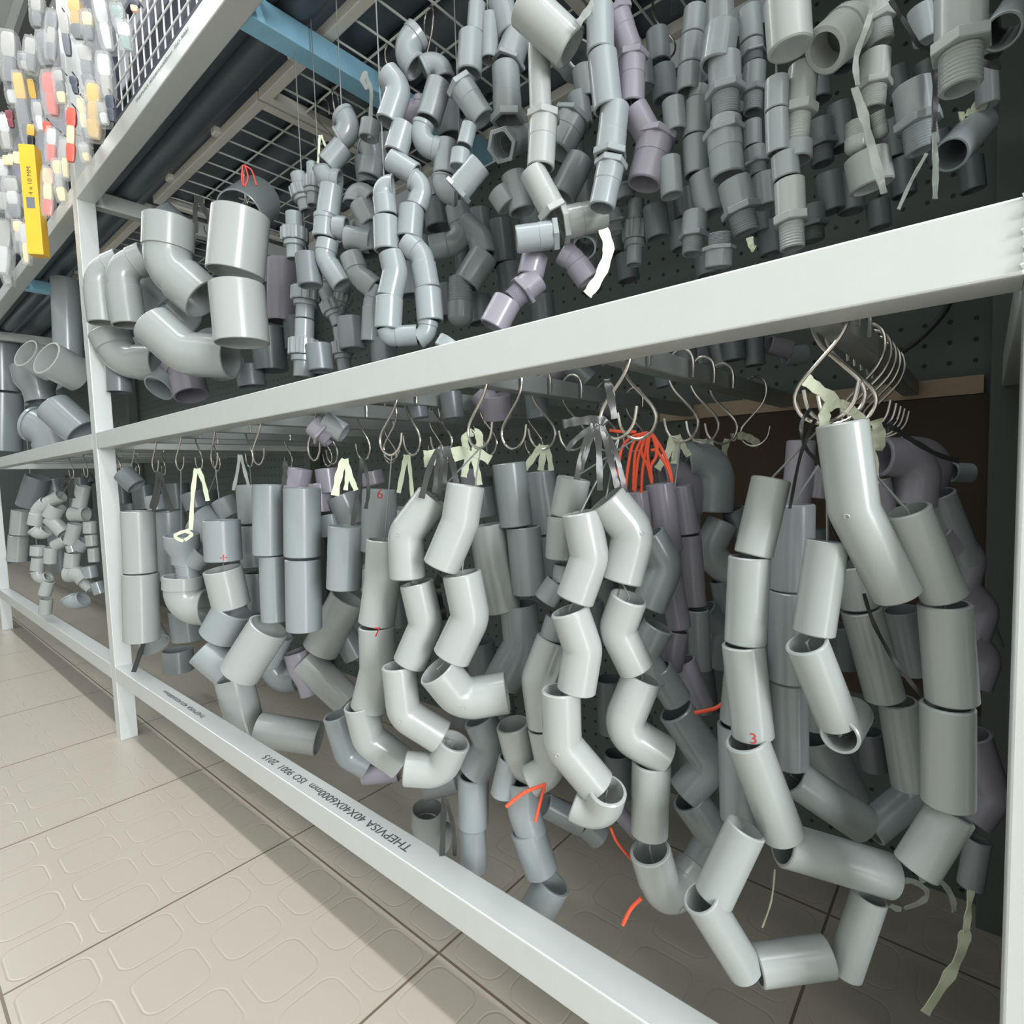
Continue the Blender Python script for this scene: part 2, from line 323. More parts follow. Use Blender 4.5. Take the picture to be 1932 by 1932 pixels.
FITTINGS = [
('left strand of the right-hand big loop', 'couplings of the big loop by the right post', [
['c','v',144,[-1269,500,6717,-1376,409,6125]],
['c','v',157,[-1398,390,6113,-1425,367,5428]],
['c','v',161,[-1438,356,5420,-1378,408,4664],{'m': '3@.93'}],
['c','v',168,[-1403,320,4665,-1195,563,3835]],
['c','v',174,[-1198,561,3750,-532,1129,3449]],
['c','v',133,[-652,1026,3281,-806,895,2628]],
['c','v',156,[-907,809,2772,-1360,423,2703]],
['c','v',152,[-1433,360,2688,-1682,69,3367]],
['c','v',157,[-1627,195,3314,-1421,371,3899]]]),
('strand just behind the red 3 coupling', 'couplings behind the red 3 coupling', [
['c','g',159,[-1632,1000,5167,-1681,958,4487]],
['c','g',174,[-1684,955,4472,-1668,969,3567]]]),
('second strand of the right-hand big loop', 'couplings of the second strand by the right post', [
['c','g',182,[-1287,1200,6476,-1293,1196,5719]],
['c','g',180,[-1296,1193,5709,-1305,1185,4897]],
['c','g',155,[-1305,1185,4887,-1296,1193,4104]],
['c','v',173,[-1292,1196,4014,-793,1622,3532]],
['c','g',149,[-756,1749,3414,-460,2095,3699]]]),
('short strand fronting the right-hand big loop', 'couplings of the short front strand', [
['c','v',140,[-851,350,6269,-923,289,5603]],
['c','v',144,[-946,179,5557,-784,407,4940]],
['c','v',130,[-753,289,4888,-738,779,4887],{'m': '1@.1'}]]),
('right strand of the right-hand big loop', 'couplings of the right strand by the right post', [
['c','v',139,[-395,400,6497,-195,571,5904]],
['c','v',153,[-196,569,5858,-144,614,5187]],
['c','v',157,[-168,593,5162,-153,606,4463]],
['c','v',142,[-130,626,4405,-316,467,3992]]]),
('front of the big loop by the right post, right below the first hook', 'elbow at the front of the big loop', [
['e','v',158,[-743,200,7092,-676,257,6502,-442,457,5911],{'o': 1,'L': 'long pale 45-degree elbow right below the first hook by the right post'}]]),
('inner strand of the right-hand big loop', 'couplings of the inner strand', [
['c','v',149,[-853,1300,5963,-795,1349,5601]],
['c','v',156,[-788,1355,5582,-621,1498,4797]],
['c','v',149,[-540,1566,4766,-443,1649,4004]]]),
('dim inside of the big loop', 'dim couplings inside the big loop', [
['c','g',229,[-1376,2600,3828,-1101,2834,3082]],
['c','g',177,[-676,3196,5204,-543,3310,4498]],
['c','g',189,[-1424,2559,4643,-1354,2619,3918]]]),
('dark elbow bunch against the right post', 'grey elbows against the right post', [
['e','l',184,[-745,2000,6866,-463,2240,6836,-509,2201,6408]],
['e','l',151,[-636,2524,6925,-367,2740,6873,-425,2694,6529]],
['c','g',100,[-265,3028,6694,-118,3143,6678]],
['c','l',80,[-740,2005,6667,-684,2053,6327]],
['c','g',131,[-326,2306,6516,-119,2534,5858]],
['e','l',132,[-327,2357,6174,-97,2553,5917,-148,2509,5620]],
['e','l',131,[-148,2509,5645,7,2642,5413,-63,2582,5138]],
['c','g',88,[-21,3010,5332,92,3097,4944]],
['e','l',136,[-121,2533,5165,28,2659,4956,-43,2599,4677]],
['e','l',149,[-45,2597,4213,110,2730,3604,-28,2612,3345]],
['c','g',107,[19,2651,3167,-34,2606,2691]]]),
('lavender pair behind the rightmost black straps', 'lavender couplings behind the first hook', [
['c','l',134,[-1402,2000,7052,-1455,1954,6166]],
['c','l',112,[-1268,2114,6795,-1295,2091,6479]]]),
('front elbow strand in the middle bunch', 'elbows of the front strand in the middle bunch', [
['e','w',184,[-2899,300,6438,-2842,349,6002,-2960,248,5600]],
['e','w',188,[-3000,214,5510,-2906,294,5124,-2964,245,4715]],
['e','w',189,[-3076,149,4730,-3075,150,4187,-2823,365,3761],{'o': 1}],
['e','w',185,[-2677,310,3801,-2800,384,3458,-3050,306,3544]]]),
('middle bunch strand left of its front strand', 'fittings of the left strand in the middle bunch', [
['c','w',180,[-3350,867,6750,-3445,838,6341]],
['c','w',168,[-3472,816,6336,-3498,793,5881]],
['c','g',106,[-3473,815,5811,-3498,793,5625]],
['c','g',131,[-3529,767,5627,-3639,673,5420]],
['c','g',132,[-3536,760,5234,-3594,711,5000]],
['e','w',188,[-3577,726,4994,-3714,609,4547,-3672,645,4028]],
['e','w',180,[-3677,641,4004,-3615,694,3526,-3807,530,3381]]]),
('right elbow strand of the middle bunch', 'elbows of the right strand in the middle bunch', [
['e','w',199,[-2717,450,6556,-2520,618,6232,-2617,535,5771],{'o': 1}],
['e','w',176,[-2524,514,5633,-2654,503,5301,-2516,621,4912]],
['e','w',190,[-2475,656,4832,-2644,511,4320,-2319,789,4041]],
['s','w',186,[-2418,705,3981,-2441,685,3256]],
['k','w',199,[-2409,628,3133,-2322,787,2489,-2193,1201,2701],{'o': 1}]]),
('rear right strand of the middle bunch', 'fittings of the rear strand in the middle bunch', [
['e','g',191,[-2773,1400,6107,-2627,1524,5777,-2781,1393,5323]],
['e','g',174,[-2670,1414,5129,-2831,1350,4793,-2710,1453,4490]],
['c','g',165,[-2709,1454,4628,-2543,1596,4261]],
['e','g',198,[-2562,1580,4154,-2262,1836,3522,-2498,1634,3189]],
['c','g',201,[-2453,1672,3144,-2252,1844,2733]],
['c','g',151,[-2239,1856,2764,-2404,1714,2378]]]),
('lavender strand under the orange cord', 'couplings under the orange cord', [
['c','l',134,[-3009,1600,6569,-2977,1627,6194]],
['c','l',158,[-2808,1772,6656,-2733,1836,5875]],
['c','l',135,[-2761,1812,5846,-2648,1908,4993]],
['c','l',139,[-2676,1884,4957,-2736,1833,4511]],
['c','l',132,[-2689,2111,4549,-2517,2249,3981]]]),
('narrow strand right of the orange cord', 'narrow couplings right of the orange cord', [
['c','l',137,[-2745,2200,6616,-2682,2253,6047]],
['c','l',125,[-2663,2270,6021,-2616,2310,5176]],
['c','g',132,[-2602,2322,5124,-2577,2343,4394]]]),
('raffia-hung strand right of the orange cord', 'elbows on pale raffia right of the orange cord', [
['e','g',248,[-2903,2700,6894,-2607,2952,6949,-2636,2928,6258]],
['e','l',212,[-3119,2516,6716,-2843,2751,6758,-2898,2705,6262]],
['e','g',195,[-2539,3011,6126,-2695,2877,5738,-2438,3096,5412]],
['c','d',145,[-2446,3090,6271,-2344,3177,5968]],
['c','d',141,[-2563,2990,5369,-2471,3068,4777]],
['e','d',163,[-2720,2856,4996,-2513,3033,4709,-2557,2995,4221]],
['c','d',122,[-2542,3973,6222,-2484,4015,5771]]]),
('left elbow strand of the black-strapped bunch', 'elbows of the left strand on black straps', [
['e','w',210,[-4960,300,6570,-5226,73,6141,-5225,74,5620],{'o': 1}],
['e','w',203,[-5145,142,5559,-5075,202,5048,-5245,56,4575]],
['e','w',204,[-5343,-27,4560,-5315,-3,3961,-4977,285,3648],{'o': 1}],
['e','w',204,[-4808,336,3638,-4995,270,3222,-5324,-10,3269]]]),
('right elbow strand of the black-strapped bunch', 'elbows of the right strand on black straps', [
['e','w',210,[-4364,250,6709,-4425,198,6295,-4600,48,5805]],
['e','w',218,[-4427,196,5732,-4365,249,5232,-4545,95,4778]],
['e','w',232,[-4596,-71,4682,-4464,165,4285,-4074,497,4354],{'o': 1}]]),
('rear strand right of the black straps', 'elbows of the rear strand right of the black straps', [
['e','w',226,[-4775,1000,6187,-4728,1040,5646,-4634,1120,5097],{'o': 1}],
['e','g',243,[-4494,1240,5167,-4465,1265,4643,-4689,1074,4146]],
['e','g',219,[-4908,887,3686,-4798,981,3329,-4991,816,2960]],
['c','g',203,[-4991,816,2932,-5015,796,2258]],
['c','g',174,[-5021,791,2243,-5021,790,1647]]]),
('pair between black-strapped and middle bunches', 'couplings between the black straps and the middle bunch', [
['c','g',206,[-4460,1100,6946,-4404,1148,6173]],
['c','g',215,[-4344,1199,6158,-4303,1234,5327]]]),
('deeper strand beside the middle bunch', 'deeper couplings beside the middle bunch', [
['c','g',200,[-4526,1800,6839,-4468,1850,6007]],
['c','g',171,[-4480,1840,5978,-4459,1858,5403]],
['c','l',156,[-4594,1742,5696,-4561,1770,5190]]]),
('low orange-tied strand left of the middle bunch', 'lower elbows tied with orange cord', [
['e','w',197,[-4151,659,3902,-4112,764,3396,-3891,952,3243]],
['c','g',136,[-4220,671,3465,-4308,597,3013]],
['e','g',192,[-4117,760,3201,-4111,764,2808,-4045,821,2528]],
['c','g',205,[-4087,785,2596,-3968,886,2059]],
['c','g',215,[-3860,979,1908,-4023,839,1525]]]),
('dim pair low behind the middle bunch', 'dim couplings low behind the middle bunch', [
['c','g',168,[-4732,2000,2031,-4342,2333,1735]],
['c','g',176,[-4318,2353,1758,-4147,2499,1526]],
['c','l',114,[-3949,2668,1917,-3732,2853,1573]]]),
('outer strand of the black-strapped bunch', 'elbows of the red marked strand', [
['e','w',246,[-6209,500,5978,-6251,464,5418,-6339,389,4825]],
['e','w',247,[-6335,393,4788,-6345,384,4185,-6466,280,3633],{'m': '7@.04'}],
['e','w',228,[-6501,180,3719,-6477,271,3185,-6141,558,2819]]]),
('bottom of the bunch on black straps', 'elbows at the bottom of the bunch on black straps', [
['e','g',219,[-8287,871,2841,-8212,1005,2104,-7951,1227,1887]],
['c','l',163,[-8033,1158,1740,-7561,1560,1785]],
['k','w',267,[-7143,1806,1161,-7245,1829,633,-7128,2145,454]],
['c','g',209,[-7239,1835,1479,-6806,2204,1602]]]),
('second strand from the left post pair', 'couplings of the tall pair with a white glint', [
['c','g',292,[-8480,600,6696,-8522,564,5576]],
['c','g',286,[-8517,568,5531,-8555,536,4355]]]),
('tall strand left of the glinting pair', 'couplings of the tall strand', [
['c','g',271,[-9606,600,6761,-9657,557,5522]],
['c','g',236,[-9608,599,5501,-9633,577,4336]]]),
('rear strand left of the tall strand', 'couplings of the rear strand left of the tall strand', [
['c','g',310,[-11806,1300,6760,-11794,1310,5951]],
['c','g',289,[-11831,1279,5896,-11821,1287,5022]],
['c','g',258,[-11793,1311,4884,-11780,1322,4080]]]),
('strand with the red plus mark', 'couplings of the strand with the red plus mark', [
['c','g',343,[-11422,500,6087,-11431,492,5289],{'m': '+@.9'}],
['c','w',354,[-11363,435,5135,-11357,555,4373]],
['c','g',380,[-11329,580,4308,-11589,357,3761]],
['c','g',345,[-11791,142,3533,-11456,471,3053]],
['c','w',393,[-12607,1000,2522,-12436,1146,1268]],
['c','w',336,[-11295,900,1732,-10359,1699,1490]],
['c','w',364,[-10223,150,3368,-9775,532,4209]]]),
('cluster right of red plus strand', 'couplings right of the red plus strand', [
['c','g',270,[-10343,1000,3875,-10588,791,3309]],
['e','g',279,[-12323,1600,2854,-12076,1811,2292,-11799,2047,2342]],
['r','l',257,[-10109,1200,3520,-9951,1335,2649]],
['c','w',308,[-10015,1280,3348,-9406,1799,2498]],
['c','w',351,[-9311,1880,4529,-9764,1493,3527]],
['c','g',241,[-9869,2000,3874,-9635,2200,3209]]]),
('upright pair left of the black straps', 'couplings in the gap left of the black straps', [
['c','g',258,[-7274,600,6117,-7335,548,5173]],
['c','g',260,[-6868,946,6647,-6926,896,5719],{'m': '6@.07'}]]),
('tilted row behind the upright pair', 'couplings behind the upright pair', [
['c','g',260,[-8454,1300,6532,-8307,1425,6021]],
['c','w',226,[-7569,1978,6253,-7715,1930,5794]],
['c','w',194,[-8118,1511,5303,-8105,1598,4881]],
['c','l',213,[-8975,856,7018,-9049,793,6602]],
['c','l',199,[-8630,1151,7003,-8605,1171,6584]],
['c','l',207,[-8737,1059,6753,-8730,1065,6268]],
['c','g',209,[-8620,1159,6218,-8579,1193,5848]],
['c','l',194,[-8050,1644,6925,-8017,1673,6696]],
['c','l',198,[-6733,2767,6926,-6723,2776,6552]],
['c','g',219,[-6638,2848,6594,-6582,2896,6088]]]),
('bright strand beside the left post', 'large couplings beside the left post', [
['c','w',372,[-16077,400,6179,-16117,366,4647]],
['c','w',406,[-16118,365,4620,-16188,305,2915]]]),
('set behind the post-side bright pair', 'couplings behind the bright pair', [
['c','w',417,[-17613,973,2335,-18127,907,2766]],
['c','g',423,[-17200,1431,6069,-17216,1418,4188]],
['c','g',318,[-18228,556,5123,-18078,683,4820]],
['k','w',322,[-18356,393,3152,-18152,620,3583,-18319,904,3276]],
['c','g',430,[-16983,1617,3309,-16961,1635,2462]],
['c','g',429,[-19025,2000,1696,-19025,2000,1022]]]),
('raffia-tied strand left of the red plus', 'fittings tied with pale raffia', [
['r','g',361,[-13793,568,5686,-13868,616,5021]],
['t','g',249,[-13831,648,5020,-13822,655,4678,-13515,918,5274]],
['k','w',421,[-13911,579,4730,-13954,543,3947,-13518,914,3978]]]),
('tilted piece behind the pale raffia tie', 'tilted couplings behind the raffia tie', [
['c','g',413,[-15036,1400,5942,-14670,1712,5566]],
['c','g',291,[-14547,1817,6401,-14387,1953,5955]],
['c','g',209,[-15851,705,6548,-15811,739,6187]],
['c','d',238,[-16401,236,7139,-16160,441,6786]],
['c','d',257,[-15143,1309,6585,-15043,1394,6182]]]),
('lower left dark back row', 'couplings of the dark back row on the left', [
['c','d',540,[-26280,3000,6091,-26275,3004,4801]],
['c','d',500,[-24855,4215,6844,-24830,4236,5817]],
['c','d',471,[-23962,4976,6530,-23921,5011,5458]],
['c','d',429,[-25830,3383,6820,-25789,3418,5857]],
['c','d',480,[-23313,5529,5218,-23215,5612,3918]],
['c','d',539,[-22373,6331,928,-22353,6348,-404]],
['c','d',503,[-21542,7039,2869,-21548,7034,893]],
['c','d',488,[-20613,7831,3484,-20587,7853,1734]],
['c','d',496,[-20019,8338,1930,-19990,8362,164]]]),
('dark back row behind black-strapped bunch', 'couplings of the dark back row behind the straps', [
['c','d',309,[-10403,3000,3798,-10385,3015,2838]],
['c','d',312,[-9883,3443,4608,-9876,3450,3538]],
['c','d',316,[-9414,3844,3995,-9394,3860,2917]],
['c','d',334,[-8499,4623,3121,-8438,4675,2030]],
['c','d',336,[-8216,4865,1899,-8150,4921,917]],
['c','d',295,[-9421,3837,354,-9371,3880,-395]],
['c','d',334,[-8841,4332,2169,-8774,4388,1312]],
['c','d',277,[-8402,4706,6764,-8362,4740,5952]]]),
('dark back row behind middle bunch', 'couplings of the dark back row in the middle', [
['c','d',244,[-5390,3400,3700,-5338,3445,2871]],
['c','d',240,[-4966,3762,4681,-4944,3781,3955]],
['c','d',242,[-4783,3918,3308,-4755,3942,2382]],
['c','d',220,[-4826,3882,5034,-4767,3931,4402]],
['c','d',225,[-4699,3990,2006,-4660,4022,1251]],
['c','d',232,[-4415,4232,2647,-4376,4265,1899]],
['c','d',226,[-3621,4909,3443,-3557,4963,2703]],
['c','d',212,[-3447,5057,4165,-3402,5095,3526]],
['c','d',220,[-3766,4785,2247,-3702,4840,1494]],
['c','d',204,[-3248,5227,2690,-3216,5254,1943]],
['c','d',209,[-5138,3616,6465,-5108,3641,5847]],
['c','d',207,[-4541,4124,6177,-4510,4151,5467]]]),
('dark back row inside big loop', 'couplings of the dark back row inside the loop', [
['c','d',188,[-2090,3600,4642,-2057,3628,4068]],
['c','d',190,[-2035,3647,3634,-2002,3675,3048]],
['c','d',169,[-1117,4429,3231,-1058,4480,2714]],
['c','d',172,[-1398,4190,4685,-1361,4221,4111]],
['c','d',160,[-1033,4501,5376,-984,4543,4809]],
['c','d',146,[-1670,3958,5961,-1641,3983,5401]],
['c','d',138,[-2249,3465,6400,-2218,3491,5914]]]),
('small elbow string beyond the left post', 'small fittings beyond the left post', [
['c','w',228,[-24985,600,6536,-25375,267,6269]],
['k','w',235,[-25401,245,6308,-25648,35,6054,-25770,-70,5529]],
['c','w',285,[-25109,494,6183,-25308,324,5775]],
['c','w',229,[-24363,1130,6849,-24540,979,6103]],
['c','w',267,[-24757,795,5866,-24356,1136,5849]],
['c','w',250,[-25354,286,5739,-24988,598,5193]],
['c','w',231,[-24664,874,5521,-24855,711,4807]],
['k','w',229,[-25760,-111,5381,-25627,53,5105,-25439,213,5325]],
['c','w',195,[-24974,609,4964,-25291,339,4748]],
['c','w',229,[-25736,-41,4767,-25774,-73,4425]],
['c','w',208,[-25332,254,4699,-25447,206,4144]],
['c','w',207,[-25751,-53,4347,-25825,-116,3891]],
['k','w',204,[-25828,-119,3853,-25796,-92,3467,-25524,141,3648]],
['c','w',245,[-24804,754,4480,-24881,689,3967]],
['k','w',309,[-24997,590,3742,-24679,861,3728,-24507,1008,3491]],
['c','w',177,[-24651,885,3497,-24399,1100,3140]],
['c','w',213,[-24272,1208,5581,-24299,1185,5164]],
['c','w',197,[-24274,1206,5106,-24270,1209,4706]],
['c','w',181,[-24246,1230,4629,-24249,1228,4132]],
['c','w',179,[-24843,721,4768,-24803,755,4499]],
['c','w',199,[-25534,132,3495,-25683,5,3000]],
['c','w',194,[-25597,39,2850,-25716,-23,2305]],
['c','g',215,[-24459,1048,4905,-24651,884,4608]],
['c','g',247,[-24403,1097,3985,-24372,1123,3562]],
['c','g',216,[-24237,1238,3402,-24148,1314,2975]],
['k','g',301,[-25022,569,2915,-24896,676,2620,-24623,909,2802]]]),
('sleeve strand at the lower left edge', 'pale sleeves at the left edge', [
['c','v',342,[-32083,500,5878,-32227,377,4836]],
['c','v',382,[-33133,500,4733,-33287,369,3583]]]),
('dark row behind small elbow string', 'dark wide fittings behind the small elbow string', [
['c','d',461,[-31029,1000,7302,-31427,661,6063]],
['c','d',445,[-31627,1600,7181,-31539,1675,6351]],
['c','d',241,[-30733,2571,7375,-30579,2703,6966]],
['c','d',402,[-31598,1625,4927,-31616,1609,3010]],
['c','d',408,[-30724,2370,7261,-30744,2353,5844]],
['c','d',381,[-29335,3555,7087,-29305,3580,5785]]]),
('pile in the upper left bay', 'large fittings in the upper left bay', [
['c','g',443,[-25237,1300,14244,-25350,1204,11204]],
['c','w',604,[-23821,293,11125,-24157,1230,10704]],
['c','w',597,[-28920,605,12147,-29283,1494,11732]],
['c','g',670,[-37835,1200,14349,-37979,1077,11775]],
['c','g',790,[-37469,1000,11603,-37713,792,8769]],
['r','g',814,[-33070,1500,12374,-32888,1655,10748]],
['k','g',750,[-30527,900,9516,-30032,1322,9319,-29867,1463,8493]],
['c','g',574,[-24412,500,9581,-23696,1110,8649]],
['c','g',254,[-28052,2200,12950,-27986,2257,12462]]]),
('arched elbow pair touching the left post', 'arched elbows touching the left post', [
['k','v',315,[-15906,-50,10644,-15938,-78,11787,-15562,347,12065]],
['k','v',350,[-15120,250,10497,-15192,188,11761,-14806,623,12034]]]),
('curling under the arched elbow pair', 'elbow curling under the arched pair', [
['k','v',446,[-16947,300,10674,-16707,504,9927,-16014,1095,9899]]]),
('big elbow group', 'big elbow', [
['k','v',459,[-12436,300,12049,-12512,235,11122,-11984,686,10472],{'L': 'biggest collared grey elbow,left of the tall bright sleeve'}]]),
('lying elbow', 'lying elbow', [
['e','v',435,[-12804,0,10029,-12327,407,9424,-11648,986,9333],{'L': 'wide 45-degree elbow lying low in front of the biggest elbow'}]]),
('group behind the large elbows', 'large sleeves behind the big elbow', [
['c','g',605,[-16357,1159,11774,-15429,1404,10944]],
['c','g',367,[-15946,1018,9234,-16143,1518,9755]],
['k','l',410,[-15356,1570,9029,-15632,1562,9688,-15823,1400,9963]],
['c','g',494,[-14737,2152,9790,-15445,2177,10416]],
['c','d',292,[-17200,545,10331,-17226,525,9247]],
['c','g',507,[-16323,1393,13647,-16177,1739,13312]]]),
('large sleeves on the red cord', 'large sleeves on the red cord', [
['c','w',475,[-10005,600,11492,-10134,490,10460],{'t': 0.06}],
['c','w',457,[-10122,500,10278,-10100,519,9268],{'t': 0.06}]]),
('large sleeves behind the red cord pair', 'large sleeves behind the red cord pair', [
['c','g',496,[-12422,1700,12598,-12868,2369,13283],{'t': 0.06}],
['c','l',339,[-11743,2279,11589,-11811,2221,10281],{'t': 0.08}],
['c','d',299,[-11577,2420,10363,-11563,2432,9677]],
['c','d',353,[-12073,1997,10155,-12054,2013,9238]],
['c','d',293,[-12421,1700,9368,-12390,1727,8905]]]),
('left union string beside the large sleeves', 'unions of the left string', [
['u','g',214,[-9108,1200,12063,-9011,1283,11426]],
['u','g',234,[-9186,1134,11415,-9206,1117,10633]],
['u','g',254,[-9061,1240,10422,-9124,1187,9622]],
['u','g',265,[-9125,1186,9604,-9189,1132,8620]]]),
('second union string beside the elbow chain', 'unions of the second string', [
['u','g',167,[-8791,1300,12159,-8814,1281,11467]],
['u','g',172,[-8717,1363,10481,-8700,1377,10055]],
['u','g',206,[-8713,1366,10073,-8551,1505,9460]],
['u','g',193,[-8552,1504,9424,-8512,1538,8683]],
['u','g',167,[-8448,1593,10133,-8550,1506,9656]]]),
('left small elbow chain under the blue bar', 'fittings of the left small elbow chain', [
['k','g',183,[-7586,1100,12365,-7455,1212,12113,-7645,1050,11981]],
['c','g',170,[-7587,1099,11886,-7789,927,11613]],
['k','g',163,[-7834,888,11568,-7828,894,11427,-7644,1050,11373]],
['c','g',174,[-7746,963,11299,-7814,906,10860]],
['t','g',176,[-7838,885,10877,-7871,857,10530,-7592,1095,10662]],
['c','g',180,[-7615,1075,10536,-7319,1328,10460]],
['k','g',166,[-7823,898,10496,-7871,857,10227,-7681,1019,9820]],
['k','g',183,[-7344,1306,11938,-7231,1403,11825,-7302,1342,11406]],
['k','g',168,[-7497,1176,11029,-7461,1207,11303,-7296,1347,11076]],
['c','g',178,[-7422,1240,11042,-7309,1336,10714]],
['k','g',178,[-7563,1120,10279,-7488,1184,9956,-7295,1348,9748]],
['k','g',144,[-7269,1371,9787,-7340,1310,9548,-7388,1269,8942]]]),
('main small elbow chain in the upper bay', 'fittings of the main small elbow chain', [
['k','g',174,[-5558,900,12387,-5733,751,12166,-5597,867,11970]],
['k','g',133,[-5536,919,11968,-5354,1074,12088,-5321,1102,11806]],
['e','g',160,[-5880,626,11905,-5764,725,11721,-5890,616,11315]],
['c','g',160,[-5378,1053,11777,-5500,949,11326]],
['k','g',147,[-5542,913,11289,-5607,858,11045,-5388,1045,10959]],
['c','g',146,[-5328,1096,11060,-5366,1063,10645]],
['k','g',153,[-5372,1058,10626,-5393,1040,10450,-5249,1163,10418]],
['c','g',152,[-5737,747,11283,-5832,666,10937]],
['c','g',144,[-5885,621,10874,-5645,826,10669]],
['k','g',144,[-5677,798,10618,-5567,892,10522,-5648,823,10263]],
['c','g',163,[-5694,784,10271,-5733,751,9883]],
['k','g',147,[-5866,637,10534,-5970,549,10538,-5947,569,10169]],
['c','g',164,[-5953,563,10143,-5957,560,9733]],
['e','g',163,[-5916,594,9705,-5883,623,9463,-5952,564,9144]],
['c','g',176,[-5952,564,9144,-5982,539,8740]],
['k','g',134,[-5992,530,8740,-5980,540,8645,-5690,788,8660]],
['k','g',160,[-5770,719,9852,-5615,851,9666,-5571,889,9243]],
['c','g',172,[-5571,888,9236,-5558,900,8825]],
['k','g',133,[-5579,882,8832,-5600,864,8670,-5691,786,8606]]]),
('shadowed strand right of the main elbow chain', 'shadowed elbows right of the main chain', [
['k','g',175,[-6272,1600,10150,-5891,1924,10225,-5959,1867,10738]],
['e','g',185,[-5907,1911,10496,-5719,2071,10264,-5684,2101,10021]],
['c','g',213,[-5672,2112,10036,-5885,1930,9620]],
['n','g',187,[-5947,1876,9706,-5973,1854,9011]],
['k','l',156,[-6454,1444,12108,-6343,1539,11957,-6277,1596,12210]],
['c','g',142,[-6868,1092,11941,-6905,1060,11708]]]),
('hex-ended adapter strand at the top centre', 'hex-ended adapters of the top centre strand', [
['c','g',101,[-4641,1000,12293,-4669,976,11966]],
['c','g',148,[-4702,948,11956,-4733,921,11520]],
['h','g',149,[-4822,846,11417,-4619,1019,11003]],
['c','g',101,[-4527,1097,12160,-4549,1079,11667]],
['c','g',151,[-4438,1173,12332,-4353,1246,11942]],
['h','g',165,[-4384,1219,11613,-4292,1298,11928]],
['h','g',164,[-4400,1206,10970,-4404,1202,11590]],
['h','g',157,[-4384,1048,10629,-4425,1469,10898]],
['c','g',93,[-4744,912,10948,-4799,865,10709]],
['c','g',115,[-4829,840,10656,-4854,819,10469]],
['h','g',145,[-4881,796,10191,-4596,922,10457]]]),
('bright sleeve strand right of the adapters', 'bright hex sleeves of the top centre', [
['c','w',114,[-3617,800,11296,-3616,801,10563]],
['h','w',145,[-3591,822,10552,-3628,791,10001]],
['h','w',139,[-3523,881,9534,-3700,729,9982]],
['h','w',159,[-3469,926,9434,-3114,1229,9518]],
['h','g',138,[-3505,895,9327,-3839,611,9286]]]),
('rear adapters between bright strands', 'rear adapters between the bright strands', [
['h','g',197,[-3858,1800,11068,-4025,1657,10671]],
['c','g',172,[-3808,1842,10577,-3987,1690,10140]],
['c','g',135,[-3766,1878,11608,-3734,1906,11245]],
['c','g',160,[-4420,1320,10416,-4357,1374,9980]],
['c','g',148,[-4571,1192,10237,-4478,1271,10047]],
['c','g',167,[-3743,1791,11720,-3998,2004,11781]],
['c','g',136,[-3820,1833,11309,-3787,1860,10943]]]),
('very top centre, big tilted sleeve over the strands', 'big tilted sleeve at the very top centre', [
['c','w',200,[-3566,500,11423,-3216,798,10994],{'L': 'big tilted pale sleeve at the very top centre above the strands'}]]),
('hex sleeve strand above the short horizontal sleeve', 'hex sleeves above the short horizontal sleeve', [
['c','g',130,[-2884,800,11204,-2887,798,10789]],
['c','g',140,[-2875,808,10779,-2840,837,10275]],
['h','g',138,[-2835,842,9830,-2790,881,10303]],
['h','g',129,[-2820,855,9800,-2901,786,9363]]]),
('open-bottomed lavender strand beside the wire mesh', 'lavender sleeves beside the wire mesh', [
['h','l',123,[-2827,1000,11251,-2722,1089,10857]],
['h','l',128,[-2711,1099,10852,-2724,1087,10374]],
['c','l',130,[-2705,1104,10344,-2593,1199,10080]],
['h','l',170,[-2537,1247,10098,-2638,1161,9630]]]),
('shadowed row under open lavender sleeve', 'shadowed unions and caps low in the upper bay', [
['u','g',144,[-3006,1700,9783,-3032,1678,9089]],
['m','g',133,[-3113,1609,9776,-3159,1570,10003]],
['c','g',134,[-3411,1258,9260,-3569,1581,9561]],
['c','l',147,[-3864,969,9237,-3914,926,8998]],
['m','l',155,[-3851,979,8984,-4073,790,8739]],
['c','l',165,[-4109,760,8752,-4242,646,8456]],
['k','l',135,[-3639,1160,9257,-3543,1243,9167,-3421,1346,8932]],
['m','g',123,[-3230,1509,9667,-3189,1544,9438]],
['c','g',126,[-4607,335,8343,-4665,286,8228]]]),
('dark sleeve column left of the threaded column', 'dark sleeves left of the threaded column', [
['c','g',108,[-2200,1400,11169,-2221,1382,10921]],
['c','g',113,[-2225,1379,10911,-2242,1364,10652]],
['c','g',113,[-2246,1361,10643,-2259,1350,10411]],
['c','g',99,[-2170,1426,10446,-2190,1409,10331]],
['c','g',124,[-2190,1409,10326,-2208,1394,9999]],
['c','g',122,[-2208,1394,9989,-2202,1398,9644]],
['c','g',143,[-2155,1438,9652,-2094,1490,9281]],
['m','g',120,[-2212,1390,9296,-2238,1367,8905]],
['c','g',106,[-2369,1256,10347,-2352,1271,10054]],
['c','g',107,[-2404,1226,9810,-2384,1243,9462]]]),
('threaded adapter column in the upper bay', 'threaded adapters of the upper column', [
['c','g',114,[-1862,1100,10938,-1859,1102,10674]],
['c','g',143,[-1848,1111,10665,-1885,1080,10348]],
['m','g',138,[-1835,1122,10409,-1823,1133,9908]],
['c','g',133,[-1823,1133,9890,-1830,1127,9791]],
['h','g',142,[-1841,1117,9810,-1814,1141,9401]],
['m','g',138,[-1774,1174,9363,-1688,1248,8909]],
['m','g',118,[-1882,1083,8615,-1851,1040,8895]]]),
('narrow threaded column beside the bright sleeve', 'narrow threaded adapters beside the bright sleeve', [
['c','g',103,[-1767,1600,11054,-1752,1613,10764]],
['m','g',102,[-1752,1613,10754,-1737,1625,10575]],
['m','g',102,[-1730,1632,10556,-1745,1618,10139]],
